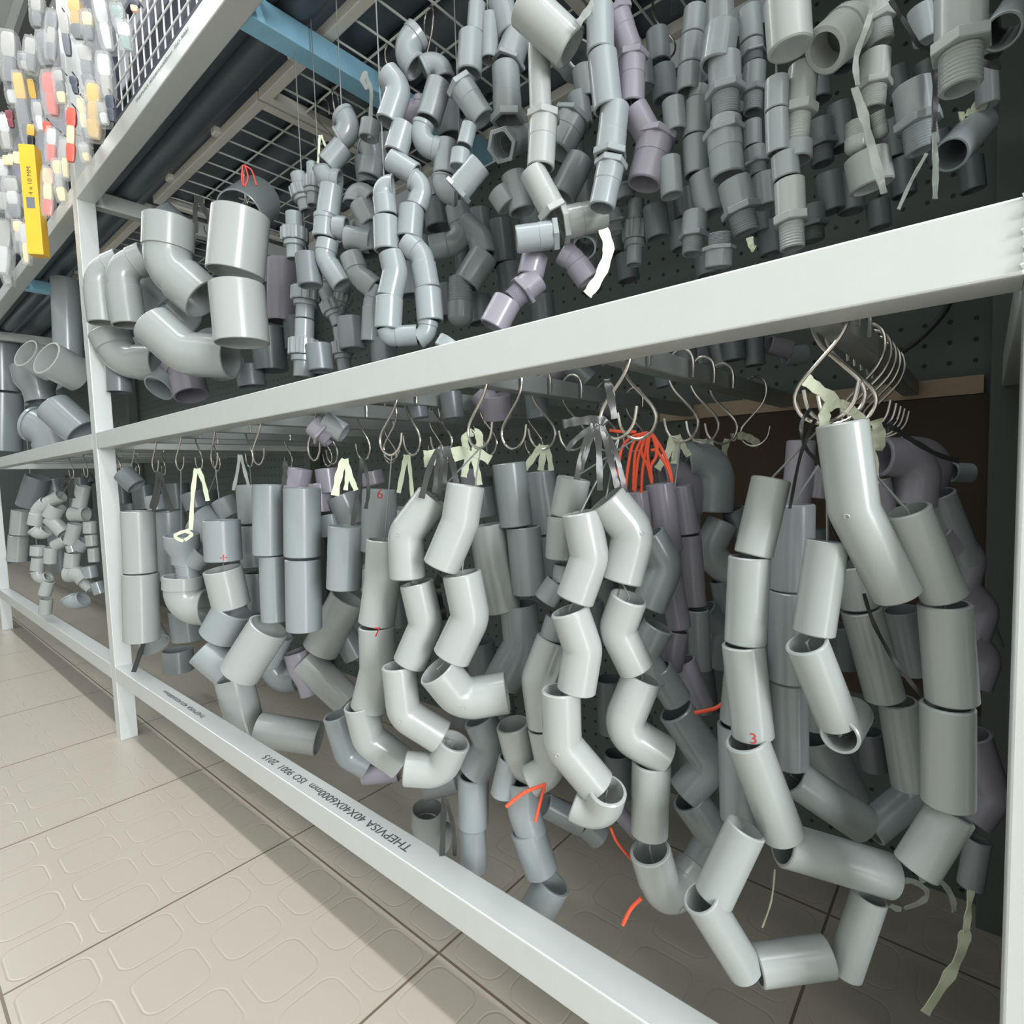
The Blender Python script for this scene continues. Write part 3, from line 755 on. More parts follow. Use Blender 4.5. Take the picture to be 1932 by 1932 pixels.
['c','g',80,[-1745,1618,10053,-1742,1621,9823]],
['m','g',98,[-1730,1631,9813,-1708,1651,9571]],
['c','g',108,[-1669,1683,9569,-1646,1703,9277]]]),
('bright upper right threaded cluster', 'bright threaded fittings at the upper right', [
['c','w',152,[-1168,500,10183,-1147,518,9823]],
['n','w',172,[-943,614,9770,-771,839,10012]],
['m','w',103,[-700,899,10201,-646,945,9840]],
['m','w',99,[-675,921,9775,-688,909,9386]],
['n','w',77,[-776,834,9301,-777,833,9077]],
['n','w',51,[-656,888,9348,-633,956,9183]],
['c','w',145,[-721,881,9075,-686,911,8841]]]),
('upper right threaded strand below the bright sleeve', 'threaded strand at the upper right', [
['m','w',106,[-1123,800,9838,-1165,765,9263]],
['c','g',113,[-1162,767,9275,-1164,765,9149]],
['c','g',85,[-1277,669,9752,-1280,667,9520]],
['c','g',84,[-1280,667,9513,-1270,675,9208]],
['c','g',98,[-1233,707,9199,-1220,718,9018]],
['m','w',108,[-1204,731,9002,-1184,748,8492]]]),
('big flanged adapter by the upper right post', 'big flanged adapters by the upper right post', [
['m','v',134,[-179,500,9690,-171,507,9109]]]),
('tilted sleeves below flanged adapter', 'tilted sleeves by the upper right post', [
['c','g',112,[-231,889,8892,-91,1309,9218]],
['m','g',122,[-442,824,9410,-385,873,8969]],
['c','g',115,[19,1129,9691,90,1621,10071]],
['c','g',67,[-59,1151,9500,-43,1164,9255]],
['c','g',75,[-413,849,9910,-374,882,9692]]]),
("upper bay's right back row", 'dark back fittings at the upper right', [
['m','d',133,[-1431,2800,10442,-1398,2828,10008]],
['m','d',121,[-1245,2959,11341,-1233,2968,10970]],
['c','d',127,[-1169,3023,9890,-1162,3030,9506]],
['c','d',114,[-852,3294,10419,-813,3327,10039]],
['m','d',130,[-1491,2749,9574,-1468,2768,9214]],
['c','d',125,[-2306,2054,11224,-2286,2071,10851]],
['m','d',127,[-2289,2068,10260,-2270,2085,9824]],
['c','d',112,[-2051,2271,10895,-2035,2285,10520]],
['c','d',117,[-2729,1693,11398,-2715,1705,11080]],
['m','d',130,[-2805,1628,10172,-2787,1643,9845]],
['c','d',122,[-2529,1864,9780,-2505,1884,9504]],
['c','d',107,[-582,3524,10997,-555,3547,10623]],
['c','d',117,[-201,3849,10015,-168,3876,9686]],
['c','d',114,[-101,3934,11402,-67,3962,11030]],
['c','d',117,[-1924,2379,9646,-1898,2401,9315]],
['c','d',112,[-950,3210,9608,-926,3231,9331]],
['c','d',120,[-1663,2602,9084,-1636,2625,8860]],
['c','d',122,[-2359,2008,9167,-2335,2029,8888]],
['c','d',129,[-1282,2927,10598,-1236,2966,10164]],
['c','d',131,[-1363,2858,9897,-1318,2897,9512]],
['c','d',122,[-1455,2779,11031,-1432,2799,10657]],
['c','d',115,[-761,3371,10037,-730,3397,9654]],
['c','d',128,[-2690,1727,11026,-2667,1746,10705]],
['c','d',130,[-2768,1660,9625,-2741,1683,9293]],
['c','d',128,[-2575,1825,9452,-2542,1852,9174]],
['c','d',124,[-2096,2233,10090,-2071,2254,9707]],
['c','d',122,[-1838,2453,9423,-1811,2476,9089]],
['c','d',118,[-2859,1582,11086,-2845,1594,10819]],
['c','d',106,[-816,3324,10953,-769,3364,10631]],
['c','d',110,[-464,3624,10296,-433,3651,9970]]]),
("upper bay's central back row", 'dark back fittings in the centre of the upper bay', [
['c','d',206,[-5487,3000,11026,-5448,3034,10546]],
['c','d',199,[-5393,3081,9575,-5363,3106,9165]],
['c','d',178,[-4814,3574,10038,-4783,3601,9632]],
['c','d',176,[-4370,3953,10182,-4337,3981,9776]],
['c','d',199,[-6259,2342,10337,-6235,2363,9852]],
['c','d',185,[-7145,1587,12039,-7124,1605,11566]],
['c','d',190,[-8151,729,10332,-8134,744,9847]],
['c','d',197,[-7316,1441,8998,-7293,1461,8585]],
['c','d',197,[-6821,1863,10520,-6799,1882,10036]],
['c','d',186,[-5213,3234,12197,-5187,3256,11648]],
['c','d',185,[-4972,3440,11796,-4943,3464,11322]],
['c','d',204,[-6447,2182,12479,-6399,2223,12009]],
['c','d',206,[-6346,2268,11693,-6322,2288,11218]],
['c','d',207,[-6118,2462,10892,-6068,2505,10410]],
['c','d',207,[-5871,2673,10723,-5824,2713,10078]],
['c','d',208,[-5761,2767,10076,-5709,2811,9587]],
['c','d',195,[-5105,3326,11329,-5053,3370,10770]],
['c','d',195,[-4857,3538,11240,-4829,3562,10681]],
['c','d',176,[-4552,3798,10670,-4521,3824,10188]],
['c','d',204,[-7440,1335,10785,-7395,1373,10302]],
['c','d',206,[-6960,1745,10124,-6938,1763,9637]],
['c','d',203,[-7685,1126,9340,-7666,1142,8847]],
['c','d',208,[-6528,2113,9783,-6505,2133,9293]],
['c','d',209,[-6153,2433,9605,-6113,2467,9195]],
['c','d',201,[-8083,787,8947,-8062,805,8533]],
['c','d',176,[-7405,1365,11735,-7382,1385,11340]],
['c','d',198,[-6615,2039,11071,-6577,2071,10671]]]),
('far row over the hook bars', 'dim fittings seen over the hook bars', [
['c','d',141,[-3515,3400,8272,-3484,3427,7975]],
['c','d',155,[-3284,3597,8704,-3253,3624,8261]],
['c','d',150,[-2772,4034,8902,-2739,4061,8314]],
['c','d',141,[-2545,4227,8747,-2523,4246,8232]],
['c','l',129,[-2375,4372,8520,-2147,4567,8438]],
['c','d',164,[-4891,2227,7958,-4864,2250,7584]],
['c','d',158,[-4484,2574,8311,-4317,2717,8083]],
['c','d',136,[-4414,3149,7828,-4234,3301,7743]],
['c','d',155,[-5805,1448,7995,-5781,1468,7622]],
['c','d',154,[-6204,1107,8011,-6159,1146,7637]]]),
('pieces just under the middle rail', 'lavender pieces just under the middle rail', [
['c','l',167,[-5036,2500,8191,-4748,2745,8371]],
['c','l',221,[-5455,2012,7966,-5500,2104,7632]],
['c','l',186,[-5698,1935,8026,-5556,2057,7789]],
['m','l',169,[-7572,338,7638,-7385,497,7398]],
['c','g',153,[-7451,441,7672,-7232,627,7485]],
['c','g',139,[-3055,4189,8608,-2962,4269,8299]],
['c','g',140,[-2287,4844,8410,-2050,5045,8431]],
['c','g',158,[-3290,3988,8694,-3234,4036,8310]]]),
]
TIES = [
('raffia', 'pale raffia strip knotted on the first hook by the right post, trailing beside the elbow', [[83,[-997,350,7425,-924,412,7350,-837,486,7268]],[76,[-808,511,7259,-880,449,7217,-894,438,7123,-885,446,6990]],[76,[-793,523,7232,-700,603,7134,-646,649,6943,-620,671,6713,-639,655,6521,-649,646,6425]],[61,[-817,504,7252,-764,548,7220,-720,586,7173]]]),
('black', 'black strap looped from the first hook down behind the front elbow', [[27,[-994,500,7232,-1047,455,7118,-1023,476,6941,-932,553,6800,-877,600,6562,-869,606,6363,-808,659,6200]],[23,[-916,566,7209,-886,592,7111,-873,603,6876,-882,595,6483]],[23,[-970,521,7153,-1052,450,6884,-1111,400,6492]],[28,[-683,765,5832,-619,819,5586,-493,927,5293,-320,1075,4995]]]),
('black', 'black strap tying the dark elbows against the right post', [[41,[-700,1600,7143,-596,1689,7094,-491,1778,7000,-316,1927,6866,-176,2046,6806]],[36,[-597,1688,7184,-672,1624,7075,-715,1587,6918]]]),
('raffia', 'pale raffia strip under the second hook by the right post', [[101,[-680,1200,7156,-659,1218,7038,-667,1210,6912]]]),
('raffia', 'long green raffia tail hanging at the lower right corner', [[56,[-23,2000,3029,-40,1986,2783,-51,1976,2634]],[94,[-52,1976,2659,-83,1949,2436,-176,1870,2190,-315,1751,1882]]]),
('clear', 'crumpled clear plastic strip beside the bottom right coupling', [[47,[-533,1600,3104,-426,1691,3114,-324,1778,3020,-351,1755,2923,-494,1633,2854,-566,1572,2892]],[47,[-372,1737,3121,-247,1843,3116,-155,1922,2964,-134,1939,2814]]]),
('raffia', 'thin pale string hanging inside the bottom of the big loop', [[15,[-1480,1400,2910,-1507,1377,2586,-1574,1320,2316]]]),
('black', 'crumpled black plastic strap bunched on the front hook of the middle bunch', [[77,[-2954,120,7256,-2851,208,7276,-2703,334,7284,-2649,381,7243]],[58,[-2741,302,7247,-2819,236,7009,-2868,194,6744]],[48,[-2711,327,7246,-2781,268,7056,-2840,217,6816]],[58,[-2686,349,7245,-2634,393,6953,-2583,437,6660]],[48,[-2697,340,7245,-2597,425,7000,-2528,484,6609]],[58,[-2711,327,7246,-2708,330,7005,-2706,332,6640]],[48,[-2722,318,7246,-2872,190,7108,-2929,141,7014]],[67,[-2643,386,7649,-2626,400,7530,-2593,428,7289]]]),
('orange', 'orange cord looped many times over a hook above the lavender couplings', [[33,[-2985,1000,7234,-2859,1107,7212,-2776,1178,7209]],[33,[-2713,1232,7190,-2818,1142,7156,-2896,1076,7022,-2929,1048,6749]],[33,[-2701,1242,7201,-2798,1159,7101,-2843,1121,6855,-2867,1100,6608]],[33,[-2701,1242,7190,-2778,1176,7018,-2798,1160,6798,-2804,1154,6605]],[33,[-2692,1249,7189,-2758,1194,6962,-2781,1173,6743,-2792,1165,6588]],[33,[-2676,1264,7189,-2703,1241,7015,-2730,1217,6796,-2741,1208,6575]],[33,[-2667,1271,7188,-2686,1255,7014,-2676,1264,6793,-2656,1280,6671]],[33,[-2684,1257,7200,-2736,1212,7016,-2688,1253,6849,-2656,1281,6693]],[33,[-2650,1285,7188,-2610,1319,7011,-2536,1382,6843,-2496,1417,6676]],[33,[-2642,1292,7176,-2568,1355,7009,-2519,1397,6842,-2495,1417,6698]],[33,[-2700,1242,7206,-2630,1302,7132,-2610,1320,7038,-2661,1276,7013]],[33,[-2626,1306,7121,-2619,1312,6956,-2662,1275,6848,-2655,1281,6710]]]),
('orange', 'orange cord end beside the red 3 coupling', [[39,[-2012,1600,4403,-2096,1528,4315,-2265,1384,4271]]]),
('orange', 'orange cord knot on the lower elbows left of the white front elbow', [[40,[-3561,500,3450,-3737,349,3368,-3894,216,3214]],[34,[-3570,492,3439,-3608,460,3273,-3657,418,3035]]]),
('orange', 'orange cord tail under the ring of the front middle strand', [[27,[-2825,600,3204,-2774,643,3045,-2666,736,2859]]]),
('orange', 'orange cord end poking out below the lowest collared elbow', [[36,[-2440,500,2705,-2519,433,2601,-2580,381,2442]]]),
('raffia', 'pale raffia loops holding the large elbow bunch right of the orange cord', [[85,[-2753,2000,7195,-2782,1975,7027,-2886,1886,6818]],[85,[-2734,2016,7194,-2722,2026,7024,-2737,2013,6873]],[73,[-2707,2039,7193,-2652,2086,7052,-2607,2125,6959]]]),
('raffia', 'pale raffia loops on the third hook right of the orange cord', [[173,[-2763,2800,7181,-2774,2791,7035,-2785,2781,6903]],[67,[-2702,2852,7178,-2628,2916,6896,-2527,3002,6658,-2461,3057,6354]],[53,[-2652,2895,7176,-2602,2937,6895,-2542,2989,6692]],[54,[-2527,3002,6658,-2492,3032,6489,-2472,3049,6300]]]),
('raffia', 'loose pale raffia bow on the hindmost hook of that bar', [[112,[-2938,4500,7253,-2816,4604,7280,-2694,4708,7211,-2621,4770,7129]],[96,[-2986,4458,7239,-3024,4426,6986,-2976,4467,6664]]]),
('raffia', 'pale raffia bow knotted left of the dark couplings', [[115,[-5162,350,6988,-4918,558,7017,-4721,726,7098,-4554,868,6989]],[102,[-5159,352,7077,-4915,560,7105,-4745,705,7111]],[89,[-4769,685,7112,-4775,680,7271,-4666,772,7330,-4646,789,7171,-4697,747,7109]],[77,[-4707,738,7097,-4687,755,6918,-4659,778,6693]],[77,[-4721,726,7098,-4774,681,6953,-4803,656,6795]]]),
('black', 'black strap loops holding the elbow bunch', [[66,[-4661,200,7149,-4757,118,6987,-4861,29,6573]],[54,[-4675,188,7149,-4713,155,6925,-4745,128,6628]],[54,[-4647,212,7148,-4645,214,6922,-4662,199,6654]],[66,[-4629,227,7148,-4577,272,6920,-4552,293,6680]],[54,[-4657,204,7149,-4683,181,6864,-4702,165,6536]]]),
('black', 'torn black strap end between the elbow strands', [[105,[-5078,500,5597,-5148,441,5435,-5114,469,5234,-5080,498,5033]]]),
('black', 'long black strap tail at the bottom of the black strap bunch', [[67,[-5103,400,2804,-5125,381,2401,-5160,352,1771]],[53,[-5085,416,2747,-5029,463,2397,-5025,467,2012]]]),
('raffia', 'pale raffia loops above the deeper couplings', [[83,[-4403,1700,7174,-4480,1635,7040,-4578,1551,6872]],[83,[-4382,1718,7173,-4396,1706,7036,-4421,1685,6845]],[69,[-4361,1736,7172,-4333,1760,7034,-4316,1775,6840]]]),
('raffia', 'white strap holding the upright pair', [[69,[-6420,1100,7138,-6450,1075,6971,-6521,1014,6588]],[54,[-6397,1120,7138,-6382,1133,6891,-6371,1142,6505]]]),
('raffia', 'pale raffia loops above the tilted row', [[100,[-6610,200,7085,-6673,147,6881,-6728,99,6595]],[72,[-6599,209,7085,-6564,240,6876,-6506,288,6658]],[57,[-6588,219,7084,-6592,215,6841,-6616,195,6663]]]),
('black', 'dark strap over the upright coupling', [[67,[-6628,500,7101,-6689,448,6689,-6772,378,6156]],[52,[-6617,510,7100,-6582,540,6685,-6621,506,6389]]]),
('grey', 'grey strap holding the tall strand', [[53,[-9539,100,7275,-9580,65,6993,-9650,6,6684]],[53,[-9525,112,7274,-9485,146,6989,-9444,181,6720]]]),
('black', 'dark strap above the glinting pair', [[72,[-8025,100,7111,-8032,94,6952,-8053,76,6754]]]),
('raffia', 'pale raffia loop holding the funnel shaped reducer', [[82,[-11687,200,7106,-11760,138,6636,-11830,78,5912]],[82,[-11656,227,7105,-11592,281,6835,-11548,319,6472]],[62,[-11846,65,5913,-11991,-59,5867,-12073,-129,5797,-11960,-32,5709,-11819,88,5828,-11910,10,5895]]]),
('black', 'black strap holding the bright pair beside the left post', [[104,[-13738,200,7097,-13758,183,6752,-13874,84,6257]],[92,[-13720,215,7097,-13659,268,6632,-13567,346,6221]],[81,[-13755,185,7098,-13810,138,6754,-13916,48,6294]]]),
('black', 'short black strap tail below the bright pair beside the left post', [[122,[-16375,400,2817,-16503,291,2406,-16680,141,1883]]]),
('black', 'black tape tied round the small elbow string beyond the left post', [[253,[-23812,600,7260,-23774,632,6988,-23769,637,6446]],[180,[-23859,560,7172,-24014,428,6908,-23984,453,6726]]]),
('redcord', 'red cord holding the large sleeves in the upper bay', [[30,[-10694,1000,12708,-10689,1004,12489,-10690,1003,12327]],[30,[-10656,1032,12707,-10622,1061,12486,-10675,1016,12326]],[30,[-10671,1019,12707,-10563,1111,12608,-10508,1158,12339]],[30,[-10686,1006,12708,-10712,984,12490,-10704,991,12346]]]),
('black', 'dark strap from the mesh hook to the large elbows', [[104,[-13292,1200,13092,-13345,1155,12757,-13351,1149,12306]],[93,[-13265,1223,13091,-13192,1285,12807,-13092,1371,12522]]]),
('raffia', 'thin yellowish string on the left small elbow chain', [[35,[-8380,1200,12408,-8395,1187,12202,-8418,1167,11970]],[35,[-8360,1217,12407,-8315,1256,12240,-8266,1298,12155]]]),
('grey', 'grey plastic tie hanging from the blue bar above the elbow chain', [[53,[-6816,1000,12526,-6767,1042,12310,-6775,1035,12094,-6809,1007,11662]],[68,[-6804,1011,12561,-6853,968,12456,-6801,1013,12325]]]),
('raffia', 'green raffia tail below the short horizontal sleeve', [[97,[-2719,500,9027,-2684,529,8846,-2747,476,8612,-2839,397,8444]]]),
('clear', 'clear plastic tie in front of the upper right threaded cluster', [[35,[-628,500,9872,-667,467,9708,-719,423,9509,-709,431,9341]],[57,[-725,417,9324,-675,460,9136,-632,497,8929,-566,553,8634]]]),
('black', 'black twisted tie crossing the big flanged adapter', [[28,[-540,500,9825,-472,558,9691,-391,627,9524]],[42,[-391,627,9524,-244,752,9485,-111,866,9430,18,975,9389]],[35,[-337,673,9505,-307,698,9288,-311,696,8987,-297,708,8784]]]),
('clear', 'grey plastic tail hanging down beside the tilted sleeve', [[34,[-304,600,8944,-293,609,8745,-292,610,8528]],[21,[-339,570,8813,-410,510,8650,-474,455,8468]]]),
('raffia', 'pale raffia tuft behind the big flanged adapter', [[81,[-61,1200,9332,-124,1146,9229,-189,1091,9206]]]),
('grey', 'knotted grey plastic tie at the top centre', [[69,[-2846,700,11214,-2915,641,11101,-2993,575,10987]],[49,[-2877,673,11146,-2842,703,10957,-2790,748,10697]],[40,[-2847,699,11144,-2828,715,10910,-2771,764,10673]]]),
('raffia', 'yellow tape tag at the bottom of the shadowed adapters', [[54,[-1584,1000,8770,-1570,1012,8694,-1550,1029,8671]]])]
PACKS = [
('box', -1.9567, -0.045, 1.587, 1.3051, 0.037, ('yellow',), 'long yellow boxed tool hanging at the bottom of the display'),
('bag', -1.8486, -0.03, 1.5031, 1.3755, 0.0271, ('peach', 'cream', 'coral'), 'peach striped tool pack just right of the long yellow box'),
('bag', -1.7614, -0.03, 1.6939, 1.5875, 0.0353, ('coral', 'coral'), 'coral red bladed tool in a bag left of the display post'),
('tool', -1.8299, -0.03, 1.611, 1.5156, 0.0197, ('coral', 'grey', 'coral'), 'slim coral tool below the red bagged tool'),
('bag', -2.0977, -0.03, 1.8507, 1.6337, 0.0313, ('yellow', 'grey', 'slate'), 'grey tool with a yellow card head near the left edge'),
('tool', -1.9623, -0.03, 1.7741, 1.6635, 0.0163, ('amber', 'blue'), 'thin blue bladed tool with an amber head'),
('tool', -1.9885, -0.03, 1.6687, 1.6, 0.0196, ('amber', 'black'), 'amber and black tool above the long yellow box'),
('bag', -1.4186, -0.03, 1.5132, 1.3958, 0.0299, ('yellow', 'amber', 'amber'), 'yellow bagged tool right of the display post, above the rail'),
('tool', -1.596, -0.03, 1.5436, 1.4139, 0.0189, ('coral', 'peach', 'coral'), 'coral knife right of the display post'),
('bag', -1.5256, -0.03, 1.5332, 1.4301, 0.0195, ('cream', 'cream', 'grey'), 'cream tool pack between the coral knife and yellow bag'),
('bag', -1.5099, -0.03, 1.7289, 1.6395, 0.0286, ('yellow', 'amber', 'slate'), 'amber and slate tool pack at the top edge'),
('bag', -1.3519, -0.03, 1.6479, 1.5388, 0.0263, ('white', 'white'), 'upper white plastic bag strip near the grid panel'),
('bag', -1.3473, -0.03, 1.5366, 1.4465, 0.0264, ('white', 'pale'), 'lower white plastic bag strip near the grid panel'),
('bag', -1.7989, -0.03, 1.8059, 1.7212, 0.0302, ('grey', 'slate'), 'grey clear-bagged tool left of the post top'),
('tool', -1.6096, -0.03, 1.755, 1.6529, 0.0201, ('pale', 'grey'), 'pale slim tool behind the post top'),
('bag', -1.2533, -0.03, 1.5771, 1.5285, 0.0228, ('teal', 'teal'), 'teal tool pack at the upper left of the grid panel'),
('bottle', -2.3526, -0.03, 1.7271, 1.6858, 0.0191, ('cream',), 'cream tube pack at the left edge, leftmost of three'),
('bottle', -2.2819, -0.03, 1.7034, 1.66, 0.0169, ('cream',), 'cream tube pack at the left edge, middle of three'),
('bottle', -2.1854, -0.03, 1.6726, 1.6278, 0.0229, ('cream',), 'cream tube pack at the left edge, rightmost of three'),
('bag', -2.3063, -0.03, 1.639, 1.5127, 0.0446, ('pale', 'white', 'grey'), 'pale pipe tool in a clear bag under the cream tubes'),
('bag', -2.4451, -0.03, 1.5554, 1.3792, 0.0434, ('pale', 'white'), 'white bag pack low on the left edge of the display'),
('bag', -2.2697, -0.03, 1.5013, 1.3991, 0.0306, ('cream', 'pale', 'grey'), 'cream pale pack left of the bottom of the yellow box'),
('bag', -1.7604, -0.03, 1.4897, 1.3826, 0.0247, ('cream', 'pale', 'cream'), 'cream speckled pack directly left of the display post'),
('tool', -1.5717, -0.03, 1.6009, 1.5535, 0.0161, ('slate', 'slate'), 'dark slate handle right of the display post'),
('bag', -2.3466, -0.03, 1.8432, 1.733, 0.0345, ('white', 'pale'), 'white bagged pack at the left edge above cream tubes'),
('tool', -2.2566, -0.03, 1.8204, 1.7596, 0.02, ('maroon', 'maroon'), 'maroon capped tool at the left edge'),
('tool', -1.3307, -0.03, 1.4543, 1.3942, 0.0153, ('slate', 'slate'), 'dark triangular tool hanging left of the grid panel'),
('bag', -1.4662, -0.03, 1.6103, 1.5145, 0.0305, ('pale', 'grey', 'grey'), 'grey metal tool in a bag above the yellow bag'),
('bag', -1.9084, -0.03, 1.8486, 1.7573, 0.0289, ('pale', 'grey'), 'dull grey bag left of the post, high on display'),
('bag', -1.2761, -0.03, 1.6158, 1.5893, 0.0252, ('white',), 'white plastic tip at the top edge by the teal pack'),
('tool', -1.1563, -0.03, 1.5365, 1.5057, 0.0156, ('slate', 'peach'), 'dark tool at the top edge over the grid panel'),
('bag', -1.8194, -0.03, 1.9035, 1.8227, 0.0276, ('pale', 'grey'), 'grey pack at the very top beside the display rail'),
('bag', -2.159, -0.03, 1.989, 1.8447, 0.0415, ('pale', 'grey'), 'pale bagged tool under the display rail end'),
('bag', -1.9917, -0.03, 1.85, 1.8026, 0.0269, ('grey', 'pale'), 'small grey bag above the yellow card head'),
('bag', -1.684, -0.03, 1.6649, 1.5816, 0.0236, ('pale', 'grey', 'cream'), 'slim pale bag hidden behind the post top'),
('bag', -2.3918, -0.03, 1.7259, 1.5638, 0.0423, ('white', 'grey', 'pale'), 'white bag just below the cream tube packs'),
('bag', -1.4299, -0.03, 1.6597, 1.5976, 0.0229, ('cream', 'grey'), 'cream bag between amber pack and white strip'),
('bag', -1.9101, -0.03, 1.6921, 1.6126, 0.0233, ('pale', 'white'), 'small white bag left of the coral bladed tool'),
('bag', -1.775, -0.03, 1.5706, 1.4826, 0.0248, ('white', 'coral'), 'white bag with coral end above speckled pack'),
('bag', -1.6785, -0.03, 1.5073, 1.4107, 0.0211, ('pale', 'cream'), 'pale bag low along the display post'),
('bag', -2.1858, -0.03, 1.4678, 1.3458, 0.0231, ('white', 'cream'), 'white sliver pack left of the yellow box'),
('bag', -1.5221, -0.03, 1.434, 1.3892, 0.022, ('pale', 'cream'), 'pale bag end just over the top rail'),
('bag', -1.2262, -0.03, 1.5332, 1.4777, 0.0246, ('white', 'teal'), "white bag over the grid panel's upper left corner"),
('bag', -2.1816, -0.03, 1.9132, 1.7959, 0.0323, ('pale', 'slate', 'white'), 'dull bag left of the grey tool'),
('bag', -1.6878, -0.03, 1.7965, 1.6788, 0.0235, ('grey', 'pale', 'grey'), 'long grey bag just left of the post top'),
('bag', -1.3734, -0.03, 1.458, 1.4067, 0.0225, ('pale', 'white'), 'white bag end left of the dark triangular tool'),
('bag', -2.5526, -0.03, 1.5278, 1.3708, 0.0339, ('pale', 'cream', 'white'), 'cream pack at the far left edge bottom')]

# ------------------------------------------------------------ the room
def wall(name, a, b, m, label, cat):
    mb = MB(); mb.box(a, b); o = mb.build(name, m); return tag(o, label, cat, kind='structure')
def floor_material():
    m = bpy.data.materials.new('cream_floor_tile'); m.use_nodes = True; nt = m.node_tree; b = nt.nodes['Principled BSDF']
    N = nt.nodes.new; Lk = nt.links.new
    tc = N('ShaderNodeTexCoord'); sep = N('ShaderNodeSeparateXYZ'); Lk(tc.outputs['Object'], sep.inputs[0])
    def M(op, a, b_=None, c=None):
        n = N('ShaderNodeMath'); n.operation = op
        for i, x in enumerate((a, b_, c)):
            if x is None: continue
            if isinstance(x, (int, float)): n.inputs[i].default_value = x
            else: Lk(x, n.inputs[i])
        return n.outputs[0]
    def cell(s, size, off):                                       # signed distance from the cell centre, 0..0.5
        return M('ABSOLUTE', M('SUBTRACT', M('FRACT', M('DIVIDE', M('SUBTRACT', s, off), size)), .5))
    T = .415
    gx, gy = cell(sep.outputs[0], T, -.583), cell(sep.outputs[1], T, .082)
    grout = M('GREATER_THAN', M('MAXIMUM', gx, gy), .4955)
    # moulded rounded squares inside each tile
    ex, ey = cell(sep.outputs[0], T / 4, -.583), cell(sep.outputs[1], T / 4, .082)
    qx, qy = M('MAXIMUM', M('SUBTRACT', ex, .2), 0), M('MAXIMUM', M('SUBTRACT', ey, .2), 0)
    dd = M('SQRT', M('ADD', M('POWER', qx, 2), M('POWER', qy, 2)))
    ring = M('SUBTRACT', 1, M('MINIMUM', M('DIVIDE', M('ABSOLUTE', M('SUBTRACT', dd, .2)), .022), 1))
    nz = N('ShaderNodeTexNoise'); nz.inputs['Scale'].default_value = 5; nz.inputs['Detail'].default_value = 5
    Lk(tc.outputs['Object'], nz.inputs['Vector'])
    wear = N('ShaderNodeMapRange'); Lk(nz.outputs['Fac'], wear.inputs['Value']); wear.inputs['From Min'].default_value = .42; wear.inputs['From Max'].default_value = .62
    groove = M('MULTIPLY', ring, wear.outputs[0])
    mx = N('ShaderNodeMix'); mx.data_type = 'RGBA'; mx.inputs[6].default_value = (*lin((181, 174, 162)), 1); mx.inputs[7].default_value = (*lin((166, 154, 140)), 1)
    Lk(M('MULTIPLY', groove, .32), mx.inputs[0])
    m2 = N('ShaderNodeMix'); m2.data_type = 'RGBA'; m2.inputs[7].default_value = (*lin((112, 98, 86)), 1)
    Lk(mx.outputs[2], m2.inputs[6]); Lk(grout, m2.inputs[0])
    Lk(m2.outputs[2], b.inputs['Base Color']); b.inputs['Roughness'].default_value = .33
    bp = N('ShaderNodeBump'); bp.inputs['Strength'].default_value = .2; bp.inputs['Distance'].default_value = .002; bp.invert = True
    Lk(M('ADD', ring, M('MULTIPLY', grout, 1.5)), bp.inputs['Height']); Lk(bp.outputs[0], b.inputs['Normal'])
    return m
wall('floor', (-7, -3.2, -.05), (5, 1.4, 0), floor_material(), 'cream embossed floor tiles with dark grout lines in the aisle', 'floor')
wall('light_block_right', (.08, .05, 0), (.09, .655, 1.6), mat('light_block_board', (22, 26, 24), .7), 'grey end board beyond the right post', 'wall')  # added to stop side light; near-black for the darkness behind the post
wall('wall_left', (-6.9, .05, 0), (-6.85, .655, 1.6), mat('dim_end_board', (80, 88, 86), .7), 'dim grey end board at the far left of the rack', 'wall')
wall('wall_front', (-7, -2.75, 0), (5, -2.7, 3.0), mat('pale_wall', (205, 206, 202), .7), 'pale wall on the other side of the aisle', 'wall')
wall('ceiling', (-7, -3.2, 3.0), (5, 1.4, 3.05), mat('white_ceiling', (225, 230, 228), .8), 'white shop ceiling above the aisle', 'ceiling')
def pegboard_material():
    m = mat('perforated_board', (88, 98, 95), .6, var=.1, scale=4); nt = m.node_tree; b = nt.nodes['Principled BSDF']
    N = nt.nodes.new; Lk = nt.links.new
    tc = N('ShaderNodeTexCoord'); mp = N('ShaderNodeVectorMath'); mp.operation = 'SCALE'; mp.inputs['Scale'].default_value = 1 / .03
    Lk(tc.outputs['Object'], mp.inputs[0]); fr = N('ShaderNodeVectorMath'); fr.operation = 'FRACTION'; Lk(mp.outputs[0], fr.inputs[0])
    su = N('ShaderNodeVectorMath'); su.operation = 'SUBTRACT'; su.inputs[1].default_value = (.5, 0, .5); Lk(fr.outputs[0], su.inputs[0])
    ml = N('ShaderNodeVectorMath'); ml.operation = 'MULTIPLY'; ml.inputs[1].default_value = (1, 0, 1); Lk(su.outputs[0], ml.inputs[0])
    ln = N('ShaderNodeVectorMath'); ln.operation = 'LENGTH'; Lk(ml.outputs[0], ln.inputs[0])
    lt = N('ShaderNodeMath'); lt.operation = 'LESS_THAN'; lt.inputs[1].default_value = .11; Lk(ln.outputs['Value'], lt.inputs[0])
    src = b.inputs['Base Color'].links[0].from_socket
    mx = N('ShaderNodeMix'); mx.data_type = 'RGBA'; mx.inputs[7].default_value = (.01, .012, .012, 1)
    Lk(src, mx.inputs[6]); Lk(lt.outputs[0], mx.inputs[0]); Lk(mx.outputs[2], b.inputs['Base Color'])
    return m
BOARD = pegboard_material()
mb = MB(); mb.box((-6.8, .655, .0), (.3, .67, 1.44))
tag(mb.build('wall_back', BOARD), 'grey perforated board closing the back of the rack', 'wall', kind='structure')
mb = MB(); mb.box((-.42, .645, .3), (.05, .654, .775))
